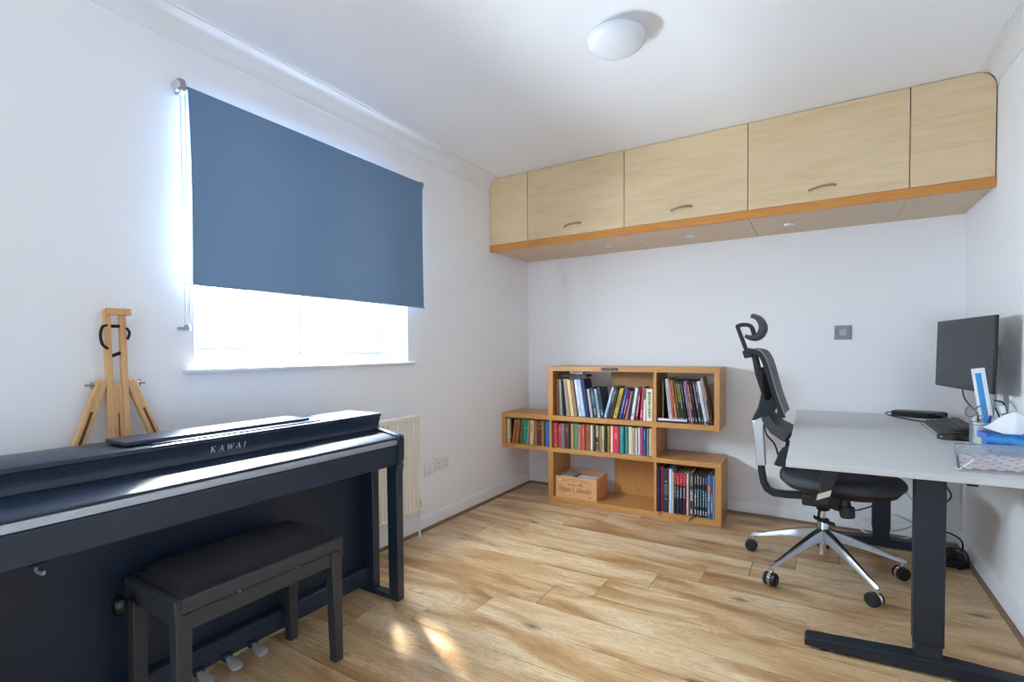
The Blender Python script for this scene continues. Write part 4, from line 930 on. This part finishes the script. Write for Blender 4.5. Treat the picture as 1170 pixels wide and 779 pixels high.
kn = obj('tension_knob', MB().lathe([(0.020, 0), (0.022, 0.03), (0.034, 0.034), (0.036, 0.045), (0.033, 0.085), (0.026, 0.092), (0.001, 0.093)], (0.118, CY - 0.15, 0.452), 20, (0.12, -0.15, -1)), BLACKP, t, smooth=True)
# seat
def superell(cx, hx, hy, z, n=32, e=2.6, tilt=0.0):
    r = []
    for k in range(n):
        a = 2 * PI * k / n; c, s_ = math.cos(a), math.sin(a)
        x = hx * math.copysign(abs(c) ** (2 / e), c); y = hy * math.copysign(abs(s_) ** (2 / e), s_)
        r.append(ch(cx + x, y, z - tilt * max(0, x / hx) ** 3))
    return r
obj('seat_pan', MB().loft([superell(0.10, .19, .17, .452), superell(0.10, .25, .215, .474), superell(0.098, .274, .236, .496, tilt=-.008), superell(.098, .27, .23, .500, tilt=-.008)]), BLACKP, t, smooth=True)
obj('seat', MB().loft([superell(.098, .272, .236, .496, tilt=-.010), superell(.098, .286, .25, .508, tilt=-.010), superell(.098, .288, .252, .524, tilt=-.008), superell(.096, .282, .246, .541, tilt=.002), superell(.094, .262, .226, .556, tilt=.008), superell(.09, .20, .17, .559, tilt=.008), superell(.09, .06, .05, .554)]), SEATF, t, smooth=True)
# back support: L bar, silver link
obj('back_bar', MB().loft([[ch(x + nx_ * q, s_ * 0.030, z + nz_ * q) for q, s_ in ((-.017, -1), (.017, -1), (.017, 1), (-.017, 1))] for x, z, nx_, nz_ in ((-0.285, 0.60, 1, 0.1), (-0.282, 0.53, 1, .08), (-0.270, 0.46, .98, .2), (-0.250, 0.422, .8, .6), (-0.215, 0.404, .3, .95), (-0.15, 0.405, 0, 1), (-0.05, 0.412, 0, 1))]), BLACKM, t, bevel=0.005)
sil = [(-0.327, 0.812), (-0.235, 0.883), (-0.213, 0.868), (-0.272, 0.790), (-0.258, 0.560), (-0.306, 0.556)]
obj('back_link', MB().prism(sil, CY - 0.034, CY + 0.034, 'y'), ALU, t, bevel=0.004)
spine = sc2([(-0.335, 1.195), (-0.308, 1.085), (-0.268, 0.965), (-0.285, 0.900), (-0.318, 0.815)])
obj('spine', MB().prism(thick([(-0.322, 1.20), (-0.300, 1.09), (-0.255, 0.965)], [.03, .036, .05]), CY - 0.030, CY + 0.030, 'y'), BLACKM, t, bevel=0.006)
obj('spine_joint', MB().prism([(-0.282, 0.975), (-0.225, 0.965), (-0.200, 0.925), (-0.215, 0.872), (-0.322, 0.815), (-0.330, 0.822), (-0.300, 0.895)], CY - 0.045, CY + 0.045, 'y'), BLACKM, t, bevel=0.006)
# back frame and mesh: a curved shield
NB = 15
front = sc2([(-0.330, 1.222), (-0.285, 1.214), (-0.262, 1.190), (-0.240, 1.135), (-0.200, 0.985), (-0.160, 0.862)], 5)
def shield(offx, th, halfs, ey):
    rings = []; n = len(front)
    for i, (x, z) in enumerate(front):
        tt = i / (n - 1); hw = 0.19 + 0.022 * math.sin(PI * min(1, tt * 1.15)) if halfs is None else halfs
        d = Vector((front[min(i + 1, n - 1)][0] - front[max(i - 1, 0)][0], front[min(i + 1, n - 1)][1] - front[max(i - 1, 0)][1])).normalized(); nn = Vector((-d.y, d.x))
        if nn.x < 0: nn = -nn
        ring = []
        for side in (1, -1):
            for k in range(NB):
                s_ = (-1 + 2 * k / (NB - 1)) * side
                cv = -0.008 + 0.012 * s_ * s_
                q = cv + offx + (th / 2 if side > 0 else -th / 2)
                ring.append(ch(x + nn.x * q, s_ * hw, z + nn.y * q))
        rings.append(ring)
    return MB().loft(rings)
obj('back_mesh', shield(0.004, 0.006, None, 0), MESHF, t, smooth=True)
# frame rails behind the mesh
def rail(sgn):
    pts = []
    n = len(front)
    for i, (x, z) in enumerate(front):
        tt = i / (n - 1); hw = 0.19 + 0.022 * math.sin(PI * min(1, tt * 1.15))
        pts.append(ch(x - 0.004, sgn * (hw - 0.012), z - 0.004))
    return MB().tube(pts, 0.015, 8)
for sg in (-1, 1): obj('back_frame', rail(sg), BLACKP, t, smooth=True)
for (x, z, hw) in ((-0.318, 1.212, .165), (-0.178, 0.872, .19)): obj('back_frame', MB().tube([ch(x - .004, -hw, z), ch(x - .012, 0, z), ch(x - .004, hw, z)], 0.014, 8), BLACKP, t, smooth=True)
for sg in (-1, 1): obj('back_strut', MB().tube(smooth_curve([ch(-0.250, sg * 0.03, 0.95), ch(-0.262, sg * 0.10, 1.02), ch(-0.258, sg * 0.18, 1.12)], 5), [0.022] * 5 + [0.016] * 6, 8), BLACKP, t, smooth=True)
# lumbar pads
obj('lumbar_pad', sweepy(thick(sc2([(-0.245, 0.860), (-0.222, 0.815), (-0.180, 0.778), (-0.128, 0.748)]), [.05] * 6 + [.062] * 4 + [.068] * 3), 0.17, 9, -0.01), SEATF, t, smooth=True)
obj('lumbar_frame', sweepy(thick(sc2([(-0.205, 0.604), (-0.180, 0.600), (-0.150, 0.640), (-0.132, 0.700)]), [.06] * 4 + [.07] * 5 + [.05] * 4), 0.09, 7), BLACKP, t, smooth=True)
obj('cable', MB().tube(smooth_curve([ch(-0.268, -0.02, 0.80), ch(-0.255, -0.03, 0.74), ch(-0.215, -0.03, 0.69), ch(-0.196, -0.03, 0.63)], 6), 0.005, 6), BLACKP, t, smooth=True)
# headrest
hd = sc2([(-0.330, 1.420), (-0.292, 1.402), (-0.270, 1.352), (-0.285, 1.304), (-0.322, 1.284), (-0.362, 1.298)], 5)
obj('headrest', sweepy(thick(hd, [.018 + .010 * math.sin(PI * i / (len(hd) - 1)) for i in range(len(hd))]), 0.115, 11, -0.004), SEATF, t, smooth=True)
obj('headrest_arm', MB().prism(thick(sc2([(-0.322, 1.300), (-0.334, 1.345), (-0.352, 1.364), (-0.390, 1.368), (-0.420, 1.356)], 4), .022), CY - 0.02, CY + 0.02, 'y'), BLACKP, t, bevel=0.004)
obj('headrest_post', MB().prism(thick([(-0.415, 1.362), (-0.360, 1.205)], .020), CY - 0.018, CY + 0.018, 'y'), BLACKP, t, bevel=0.004)
obj('post_bracket', MB().prism([(-0.385, 1.215), (-0.335, 1.220), (-0.325, 1.180), (-0.372, 1.172)], CY - 0.035, CY + 0.035, 'y'), BLACKP, t, bevel=0.005)
# armrests
for sg in (-1, 1):
    yy = sg * 0.27
    st_ = obj('arm_post', MB().loft([[ch(x + dx, yy + dy, z) for dx, dy in ((-w_, -.016), (w_, -.016), (w_, .016), (-w_, .016))] for x, z, w_ in ((0.015, 0.445, 0.030), (0.024, 0.49, 0.027), (0.050, 0.62, 0.036), (0.060, 0.68, 0.036))]), BLACKP, t, bevel=0.005)
    obj('arm_band', MB().loft([[ch(x + dx, yy + dy, z + (dx * .5)) for dx, dy in ((-w_, -.0175), (w_, -.0175), (w_, .0175), (-w_, .0175))] for x, z, w_ in ((0.020, 0.480, 0.0285), (0.026, 0.512, 0.030))]), CHROME, st_)
    obj('arm_link', MB().bar(ch(0.015, yy, 0.45), ch(0.02, sg * 0.06, 0.405), 0.05, 0.02), BLACKM, t, bevel=0.004)
    obj('arm_pad', cushion(-0.06, 0.18, CY + yy - 0.045, CY + yy + 0.045, 0.68, 0.71, 8), BLACKP, t, smooth=True)

# ------------------------------------------------------------------ things on the desk
# monitor
mA = Vector((0.655, 2.985)); mB_ = Vector((0.553, 3.612)); md = (mB_ - mA).normalized(); mn = Vector((-md.y, md.x))   # mn points to the chair (-x)
if mn.x > 0: mn = -mn
t = thing('monitor', 'dark switched-off desktop monitor on a silver stand', 'monitor', ((mA.x + mB_.x) / 2 + 0.08, (mA.y + mB_.y) / 2, DZ))
def mp(s_, q, z): p = mA + md * s_ + mn * q; return Vector((p.x, p.y, z + 0.012 * 0))
def mbox(s0, s1, q0, q1, z0, z1, lean_=0.02):
    f8 = [mp(s_, q - (z - 1.2) * lean_, z) for z in (z0, z1) for q in (q0, q1) for s_ in (s0, s1)]
    return MB().add(f8, [(0, 2, 3, 1), (4, 5, 7, 6), (0, 1, 5, 4), (2, 6, 7, 3), (0, 4, 6, 2), (1, 3, 7, 5)])
SWd = (mB_ - mA).length
obj('housing', mbox(0, SWd, -0.011, 0.0, 1.020, 1.371), BLACKP, t, bevel=0.003)
obj('screen', mbox(0.006, SWd - 0.006, 0.0, 0.0012, 1.030, 1.365), SCREEN, t)
obj('rear_housing', mbox(SWd * .28, SWd * .72, -0.03, -0.011, 1.08, 1.32), BLACKP, t, bevel=0.01)
mc = (mA + mB_) / 2; mc.y = 3.205
obj('stand_column', MB().loft([[Vector((x + dx, mc.y + sy * w_, z)) for dx, sy in ((-.008, -1), (.008, -1), (.008, 1), (-.008, 1))] for x, w_, z in ((0.672, 0.045, 0.812), (0.690, 0.040, 0.92), (0.708, 0.038, 1.10), (0.716, 0.036, 1.235))]), GREYP, t, bevel=0.004)
obj('stand_arm', MB().bar((0.64, mc.y, 1.19), (0.715, mc.y, 1.19), 0.06, 0.05), GREYP, t, bevel=0.004)
obj('stand_base', B(0.655, 0.745, mc.y - 0.11, mc.y + 0.11, DZ, DZ + 0.012), GREYP, t, bevel=0.005)
# dock
t = thing('docking_station', 'flat black docking box at the far end of the desk', 'dock', (0.52, 3.93, DZ))
obj('body', MB().prism([(0.385, 3.93), (0.56, 3.86), (0.66, 3.93), (0.66, 4.01), (0.42, 4.02)], DZ + 0.002, DZ + 0.034, 'z'), BLACKP, t, bevel=0.004)
obj('front_strip', MB().bar((0.40, 3.918, DZ + .018), (0.55, 3.858, DZ + .018), 0.004, 0.014), DARK, t)
# keyboard (long axis along the desk)
KX0, KX1, KY0, KY1 = 0.495, 0.645, 3.17, 3.60
t = thing('keyboard', 'black computer keyboard with pale front edge before the monitor', 'keyboard', ((KX0 + KX1) / 2, (KY0 + KY1) / 2, DZ))
kb = MB().prism([(KX0, DZ + .002), (KX1, DZ + .002), (KX1, DZ + .046), (KX0 + .02, DZ + .018), (KX0, DZ + .010)], KY0, KY1, 'y')
obj('case', kb, BLACKP, t, bevel=0.003)
obj('front_edge', B(KX0 - 0.012, KX0 + 0.001, KY0, KY1, DZ + .001, DZ + .011), ALU, t, bevel=0.003)
ku = bpy.data.meshes.new('key'); q = MB().loft([[Vector(p) for p in ((-.5, -.5, 0), (.5, -.5, 0), (.5, .5, 0), (-.5, .5, 0))], [Vector(p) for p in ((-.4, -.42, 1), (.4, -.42, 1), (.4, .42, 1), (-.4, .42, 1))]])
ku.from_pydata([tuple(p) for p in q.v], [], q.f); ku.materials.append(mat('key_cap', (66, 68, 72), 0.5))
for r in range(6):
    x = KX0 + 0.022 + r * 0.0215; zt = DZ + 0.0185 + 0.028 * (x - KX0 - .02) / (KX1 - KX0 - .02)
    n = 20; y = KY1 - 0.008
    j = 0
    while y > KY0 + 0.02:
        wy = 0.0195
        if r == 0 and j == 4: wy = 0.118
        if (r > 0 and j in (14, 18)) or (r == 0 and j in (9, 13)): y -= 0.006
        if y - wy < KY0 + 0.004: break
        k = bpy.data.objects.new('key', ku); C.objects.link(k); k.parent = t
        k.location = Vector((x, y - wy / 2, zt)) - t.location; k.scale = (0.0185, wy - 0.0015, 0.006)
        y -= wy + 0.0003; j += 1
# mouse
def blob(cx, cy, hx, hy, h, z0, n=20, rot=0):
    rings = []
    for k in range(7):
        a = k / 6 * PI / 2; r = math.cos(a) ** 0.6 if k < 6 else 0.02; zz = z0 + h * math.sin(a)
        rr = []
        for i in range(n):
            b = 2 * PI * i / n; x = hx * r * math.cos(b) + (0.010 * math.sin(a)) * -1; y = hy * r * math.sin(b)
            rr.append(Vector((cx + x * math.cos(rot) - y * math.sin(rot), cy + x * math.sin(rot) + y * math.cos(rot), zz)))
        rings.append(rr)
    return MB().loft(rings)
t = thing('computer_mouse', 'black computer mouse beside the keyboard', 'mouse', (0.535, 3.045, DZ))
obj('shell', blob(0.535, 3.045, 0.062, 0.034, 0.034, DZ + 0.001), mat('mouse_black', (20, 21, 24), 0.25), t, smooth=True)
obj('scroll_wheel', MB().cyl((0.572, 3.041, DZ + 0.026), 0.008, 0.008, (0, 1, 0), 14), RUBBER, t, smooth=True)
# pen pot
PX, PYY = 0.598, 2.890
t = thing('pen_pot', 'silver wire mesh pen pot beside the tissue box', 'pot', (PX, PYY, DZ))
obj('wall', MB().lathe([(0.040, 0.0), (0.041, 0.104), (0.0395, 0.104), (0.0385, 0.0)], (PX, PYY, DZ), 28), WIRE, t, smooth=True)
obj('rim', MB().lathe([(0.039, 0.102), (0.0425, 0.102), (0.0425, 0.107), (0.039, 0.107)], (PX, PYY, DZ), 28), ALU, t, smooth=True)
obj('pot_base', MB().cyl((PX, PYY, DZ), 0.0385, 0.004, n=24), ALU, t)
def stick(name, lab, cat, a, b, r, m, tipm=None, tipl=0.0):
    a = Vector(a); b = Vector(b); t_ = thing(name, lab, cat, a, 0, 'things in the pen pot')
    obj('barrel', MB().tube([a, b], r, 10), m, t_, smooth=True)
    d = (b - a).normalized(); L = (b - a).length
    obj('cap', MB().tube([a + d * L * 0.75, b + d * 0.003], r * 1.12, 10), tipm or m, t_, smooth=True)
stick('pen', 'dark blue pen leaning in the mesh pen pot', 'pen', (PX + .01, PYY + .01, DZ + .006), (PX + .022, PYY - .022, DZ + .135), 0.0045, mat('pen_blue', (36, 64, 120), .3))
stick('pen', 'black pen standing in the mesh pen pot', 'pen', (PX - .01, PYY + .015, DZ + .006), (PX - .005, PYY + .03, DZ + .13), 0.0045, BLACKP)
stick('pen', 'black capped marker leaning right in the pen pot', 'pen', (PX + .0, PYY + .0, DZ + .006), (PX + .033, PYY + .008, DZ + .128), 0.006, BLACKP)
# ruler pack, stands in the pot
t = thing('ruler', 'white and blue flat ruler standing in the pen pot', 'ruler', (PX + .02, PYY - .012, DZ + .006))
M = Matrix.Translation((PX + 0.028, PYY - 0.006, DZ + 0.006)) @ Matrix.Rotation(math.radians(-8), 4, 'Y')
obj('blade', MB().box(-0.022, 0.022, -0.0015, 0.0015, 0, 0.335, M), PAPER, t, bevel=0.0006)
obj('blue_strip', MB().box(-0.012, 0.008, -0.0021, -0.0015, 0.02, 0.315, M), mat('ruler_blue', (50, 146, 212), 0.4), t)
mb = MB()
for i in range(30): mb.box(0.014 if i % 5 else 0.011, 0.0215, -0.0021, -0.0015, 0.02 + i * 0.01, 0.0212 + i * 0.01, M)
obj('scale_marks', mb, mat('mark_grey', (170, 176, 184), .6), t)
# scissors: grey loop handles in the pot
t = thing('scissors', 'steel scissors with grey loop handles in the pen pot', 'scissors', (PX - .02, PYY, DZ + .006))
GREYH = mat('scissor_handle', (120, 124, 130), 0.3)
for k, (hx, hz) in enumerate(((-0.040, 0.150), (-0.006, 0.155))):
    ringp = [(PX + hx + 0.017 * math.cos(a * PI / 10), PYY - 0.012 + 0.004 * k, DZ + hz + 0.022 * math.sin(a * PI / 10)) for a in range(21)]
    obj('handle', MB().tube(ringp, 0.0032, 8, False), GREYH, t, smooth=True)
    obj('blade', MB().bar((PX + hx * 0.8, PYY - 0.012 + 0.004 * k, DZ + hz - 0.02), (PX - hx * .2, PYY - 0.01 + 0.004 * k, DZ + 0.008), 0.003, 0.012, up=(1, 0, 0)), CHROME, t)
# tissue box
def cloudmat():
    m = bpy.data.materials.new('tissue_box_print'); m.use_nodes = True; nt = m.node_tree; b = nt.nodes['Principled BSDF']; b.inputs['Roughness'].default_value = 0.4
    tc = nt.nodes.new('ShaderNodeTexCoord'); wv = nt.nodes.new('ShaderNodeTexWave'); wv.inputs['Scale'].default_value = 9; wv.inputs['Distortion'].default_value = 5; wv.inputs['Detail'].default_value = 2; wv.bands_direction = 'Z'
    r = nt.nodes.new('ShaderNodeValToRGB'); r.color_ramp.elements[0].color = lin((14, 96, 180)); r.color_ramp.elements[1].color = lin((70, 160, 226))
    nt.links.new(tc.outputs['Object'], wv.inputs['Vector']); nt.links.new(wv.outputs['Fac'], r.inputs[0]); nt.links.new(r.outputs[0], b.inputs['Base Color'])
    return m
tb = thing('tissue_box', 'blue patterned tissue box with white tissue sticking out', 'tissue box', (0.665, 2.80, DZ), math.radians(4))
obj('carton', B(-0.088, 0.078, -0.055, 0.055, 0, 0.076), cloudmat(), tb, world=False, bevel=0.001)
obj('end_patch', B(-0.0886, -0.088, -0.053, 0.053, 0.002, 0.074), mat('patch_violet', (96, 120, 214), 0.4), tb, world=False)
obj('corner_print', B(-0.0889, -0.0886, 0.0, 0.05, 0.004, 0.05), mat('print_green', (170, 220, 140), 0.4), tb, world=False)
ts = MB(); vs = []; fs = []; n = 14
for i in range(n + 1):
    for j in range(n + 1):
        a = i / n; b = j / n
        sx = -0.08 + 0.16 * a; rise = max(0, 1 - abs(a - 0.62) / 0.62) * 0.075 + 0.018
        fold = 1 - abs(2 * b - 1)
        vs.append((sx * (0.35 + 0.65 * fold) - 0.012 * b, -0.026 + 0.052 * b + 0.012 * math.sin(a * 6.0) * fold, 0.0765 + rise * fold + 0.004 * math.sin(a * 13 + b * 5) * fold))
for i in range(n):
    for j in range(n): k = i * (n + 1) + j; fs.append((k, k + n + 1, k + n + 2, k + 1))
obj('tissue', ts.add(vs, fs), PAPER, tb, world=False, smooth=True)
# highlighter leaning behind the tissue box
t = thing('highlighter', 'teal and white striped marker leaning by the wall behind the tissues', 'marker', (0.728, 3.10, DZ))
a = Vector((0.7325, 3.06, DZ + .008)); b = Vector((0.7, 3.06, DZ + .16))
obj('barrel', MB().tube([a, b], .009, 10), mat('marker_teal', (30, 130, 130), .4), t, smooth=True)
obj('stripe', MB().tube([a.lerp(b, .82), a.lerp(b, 1.03)], .0095, 10), PAPER, t, smooth=True)
# document tray with papers
t = thing('letter_tray', 'silver wire mesh letter tray at the near end of the desk', 'tray', (0.56, 2.42, DZ))
TC = [Vector((0.405, 2.275)), Vector((0.715, 2.325)), Vector((0.700, 2.63)), Vector((0.455, 2.60))]
cen = sum(TC, Vector((0, 0))) / 4
def trr(k, z): return [Vector((cen.x + (p.x - cen.x) * k, cen.y + (p.y - cen.y) * k, z)) for p in TC]
low = trr(0.95, DZ + .003); hi = trr(1.0, DZ + .05)
obj('mesh_floor', MB().add(low, [(0, 1, 2, 3)]), WIRE, t)
mb = MB()
for i in (1, 2): mb.add([low[i], low[(i + 1) % 4], hi[(i + 1) % 4], hi[i]], [(0, 1, 2, 3)])
hl = [low[0], low[3], hi[3], Vector((low[0].x - .006, low[0].y, DZ + .014))]
mb.add(hl, [(0, 1, 2, 3)])
obj('mesh_side', mb, WIRE, t)
obj('rim', MB().tube([hl[3], hi[3], hi[2], hi[1], low[1]], .003, 8), ALU, t, smooth=True)
obj('front_wire', MB().tube([low[0], low[1]], .003, 8), ALU, t, smooth=True)
obj('cross_wire', MB().tube([hl[3], low[0], (0.46, 2.33, DZ + .034)], .0028, 8), PLASW, t, smooth=True)
def paperstack(name, lab, k, z0, z1, m, dx=0.0, rot=0.0):
    R2 = Matrix.Rotation(rot, 3, 'Z')
    poly = [Vector((cen.x + dx, cen.y, 0)) + R2 @ Vector(((p.x - cen.x) * k, (p.y - cen.y) * k, 0)) for p in TC]
    o = obj(name, MB().prism([(p.x, p.y) for p in poly], z0, z1, 'z'), m, loc=(cen.x, cen.y, z0))
    return tag(o, lab, 'paper')
def formmat():
    m = bpy.data.materials.new('printed_form'); m.use_nodes = True; nt = m.node_tree; b = nt.nodes['Principled BSDF']; b.inputs['Roughness'].default_value = 0.8
    tc = nt.nodes.new('ShaderNodeTexCoord'); mp_ = nt.nodes.new('ShaderNodeMapping'); mp_.inputs['Rotation'].default_value = (0, 0, math.radians(35))
    br_ = nt.nodes.new('ShaderNodeTexBrick'); br_.inputs['Scale'].default_value = 8; br_.inputs['Color1'].default_value = lin((232, 230, 234)); br_.inputs['Color2'].default_value = lin((206, 198, 206)); br_.inputs['Mortar'].default_value = lin((168, 160, 172)); br_.inputs['Mortar Size'].default_value = 0.04
    nt.links.new(tc.outputs['Object'], mp_.inputs['Vector']); nt.links.new(mp_.outputs[0], br_.inputs['Vector']); nt.links.new(br_.outputs['Color'], b.inputs['Base Color'])
    return m
paperstack('orange_folder', 'orange card folder at the bottom of the letter tray', 0.86, DZ + .0045, DZ + .0070, mat('card_orange', (206, 104, 66), .7))
paperstack('printed_papers', 'printed white papers lying in the letter tray', 0.91, DZ + .0075, DZ + .013, formmat())

# desk cables and floor cables
def cable(lab, pts, r=0.0035, m=None, k=6):
    o = obj('cable', MB().tube(smooth_curve(pts, k), r, 6), m or BLACKP, smooth=True)
    return tag(o, lab, 'cable', 'cables around the desk')
cable('black cable looping from the docking box along the desk', [(0.40, 3.965, DZ + .018), (0.37, 3.96, DZ + .02), (0.362, 3.93, DZ + .012), (0.39, 3.86, DZ + .006), (0.45, 3.74, DZ + .005), (0.50, 3.68, DZ + .005), (0.53, 3.66, DZ + .006)])
cable('black cable behind the docking box running to the monitor', [(0.60, 3.88, DZ + .02), (0.61, 3.80, DZ + .035), (0.64, 3.72, DZ + .01), (0.68, 3.62, DZ + .008), (0.69, 3.50, DZ + .02)])
cable('black cable hanging from the bottom of the monitor', [(0.612, 3.33, 1.03), (0.62, 3.31, 0.97), (0.655, 3.26, 0.91), (0.68, 3.22, 0.86), (0.70, 3.18, DZ + .005)])
cable('black cable loop behind the ruler near the wall', [(0.695, 3.16, 0.98), (0.715, 3.10, 0.97), (0.715, 3.06, 0.90), (0.69, 3.08, 0.84), (0.70, 3.13, DZ + .006)])
cable('black cable loop between monitor stand and tissue box', [(0.690, 3.20, 0.97), (0.705, 3.16, 0.93), (0.712, 3.10, 0.86), (0.716, 3.06, DZ + .006)])
# power strip on the floor
t = thing('power_strip', 'black power strip on the floor under the desk', 'power strip', (0.615, 3.66, 0), math.radians(20))
obj('body', B(-0.10, 0.10, -0.03, 0.03, 0.0, 0.042), BLACKP, t, world=False, bevel=0.006)
for q in (-0.06, 0.0, 0.06): obj('plug', B(q - 0.02, q + 0.02, -0.022, 0.022, 0.042, 0.075), BLACKP, t, world=False, bevel=0.006)
cable('black cable arching over the power strip', [(0.50, 3.72, 0.20), (0.56, 3.74, 0.175), (0.64, 3.76, 0.16), (0.70, 3.78, 0.12), (0.71, 3.80, 0.06), (0.66, 3.70, 0.055)], 0.005)
cable('black cable trailing off the end of the power strip', [(0.57, 3.70, 0.08), (0.64, 3.72, 0.085), (0.70, 3.76, 0.075), (0.725, 3.74, 0.04), (0.70, 3.66, 0.008), (0.66, 3.62, 0.006)], 0.005)
cable('black cable hanging from under the desktop beside the near leg', [(0.47, 3.3, 0.77), (0.475, 3.2, 0.68), (0.50, 3.1, 0.60), (0.53, 3.06, 0.53), (0.50, 3.2, 0.45), (0.46, 3.4, 0.40)], 0.004)
cable('black cable crossing the floor behind the chair base', [(0.05, 3.90, 0.20), (0.10, 3.88, 0.17), (0.20, 3.86, 0.19), (0.28, 3.85, 0.23), (0.32, 3.85, 0.27)], 0.005)
WC = mat('cable_white', (222, 224, 228), 0.4)
cable('white cable loop hanging between the far desk leg and wall', [(0.39, 3.95, 0.60), (0.42, 3.95, 0.45), (0.47, 3.94, 0.32), (0.52, 3.92, 0.24), (0.50, 3.88, 0.15), (0.42, 3.86, 0.10), (0.34, 3.90, 0.06)], 0.0055, WC)
cable('white cable coiled on the floor by the far desk leg', [(0.24, 3.92, 0.20), (0.20, 3.92, 0.12), (0.25, 3.90, 0.05), (0.36, 3.90, 0.03), (0.48, 3.86, 0.07), (0.50, 3.90, 0.14), (0.42, 3.95, 0.17), (0.34, 3.96, 0.16)], 0.0055, WC)
cable('white cable arching beside the far desk leg', [(0.40, 4.0, 0.40), (0.46, 4.0, 0.43), (0.52, 3.98, 0.36), (0.55, 3.95, 0.22), (0.50, 3.90, 0.09)], 0.0055, WC)
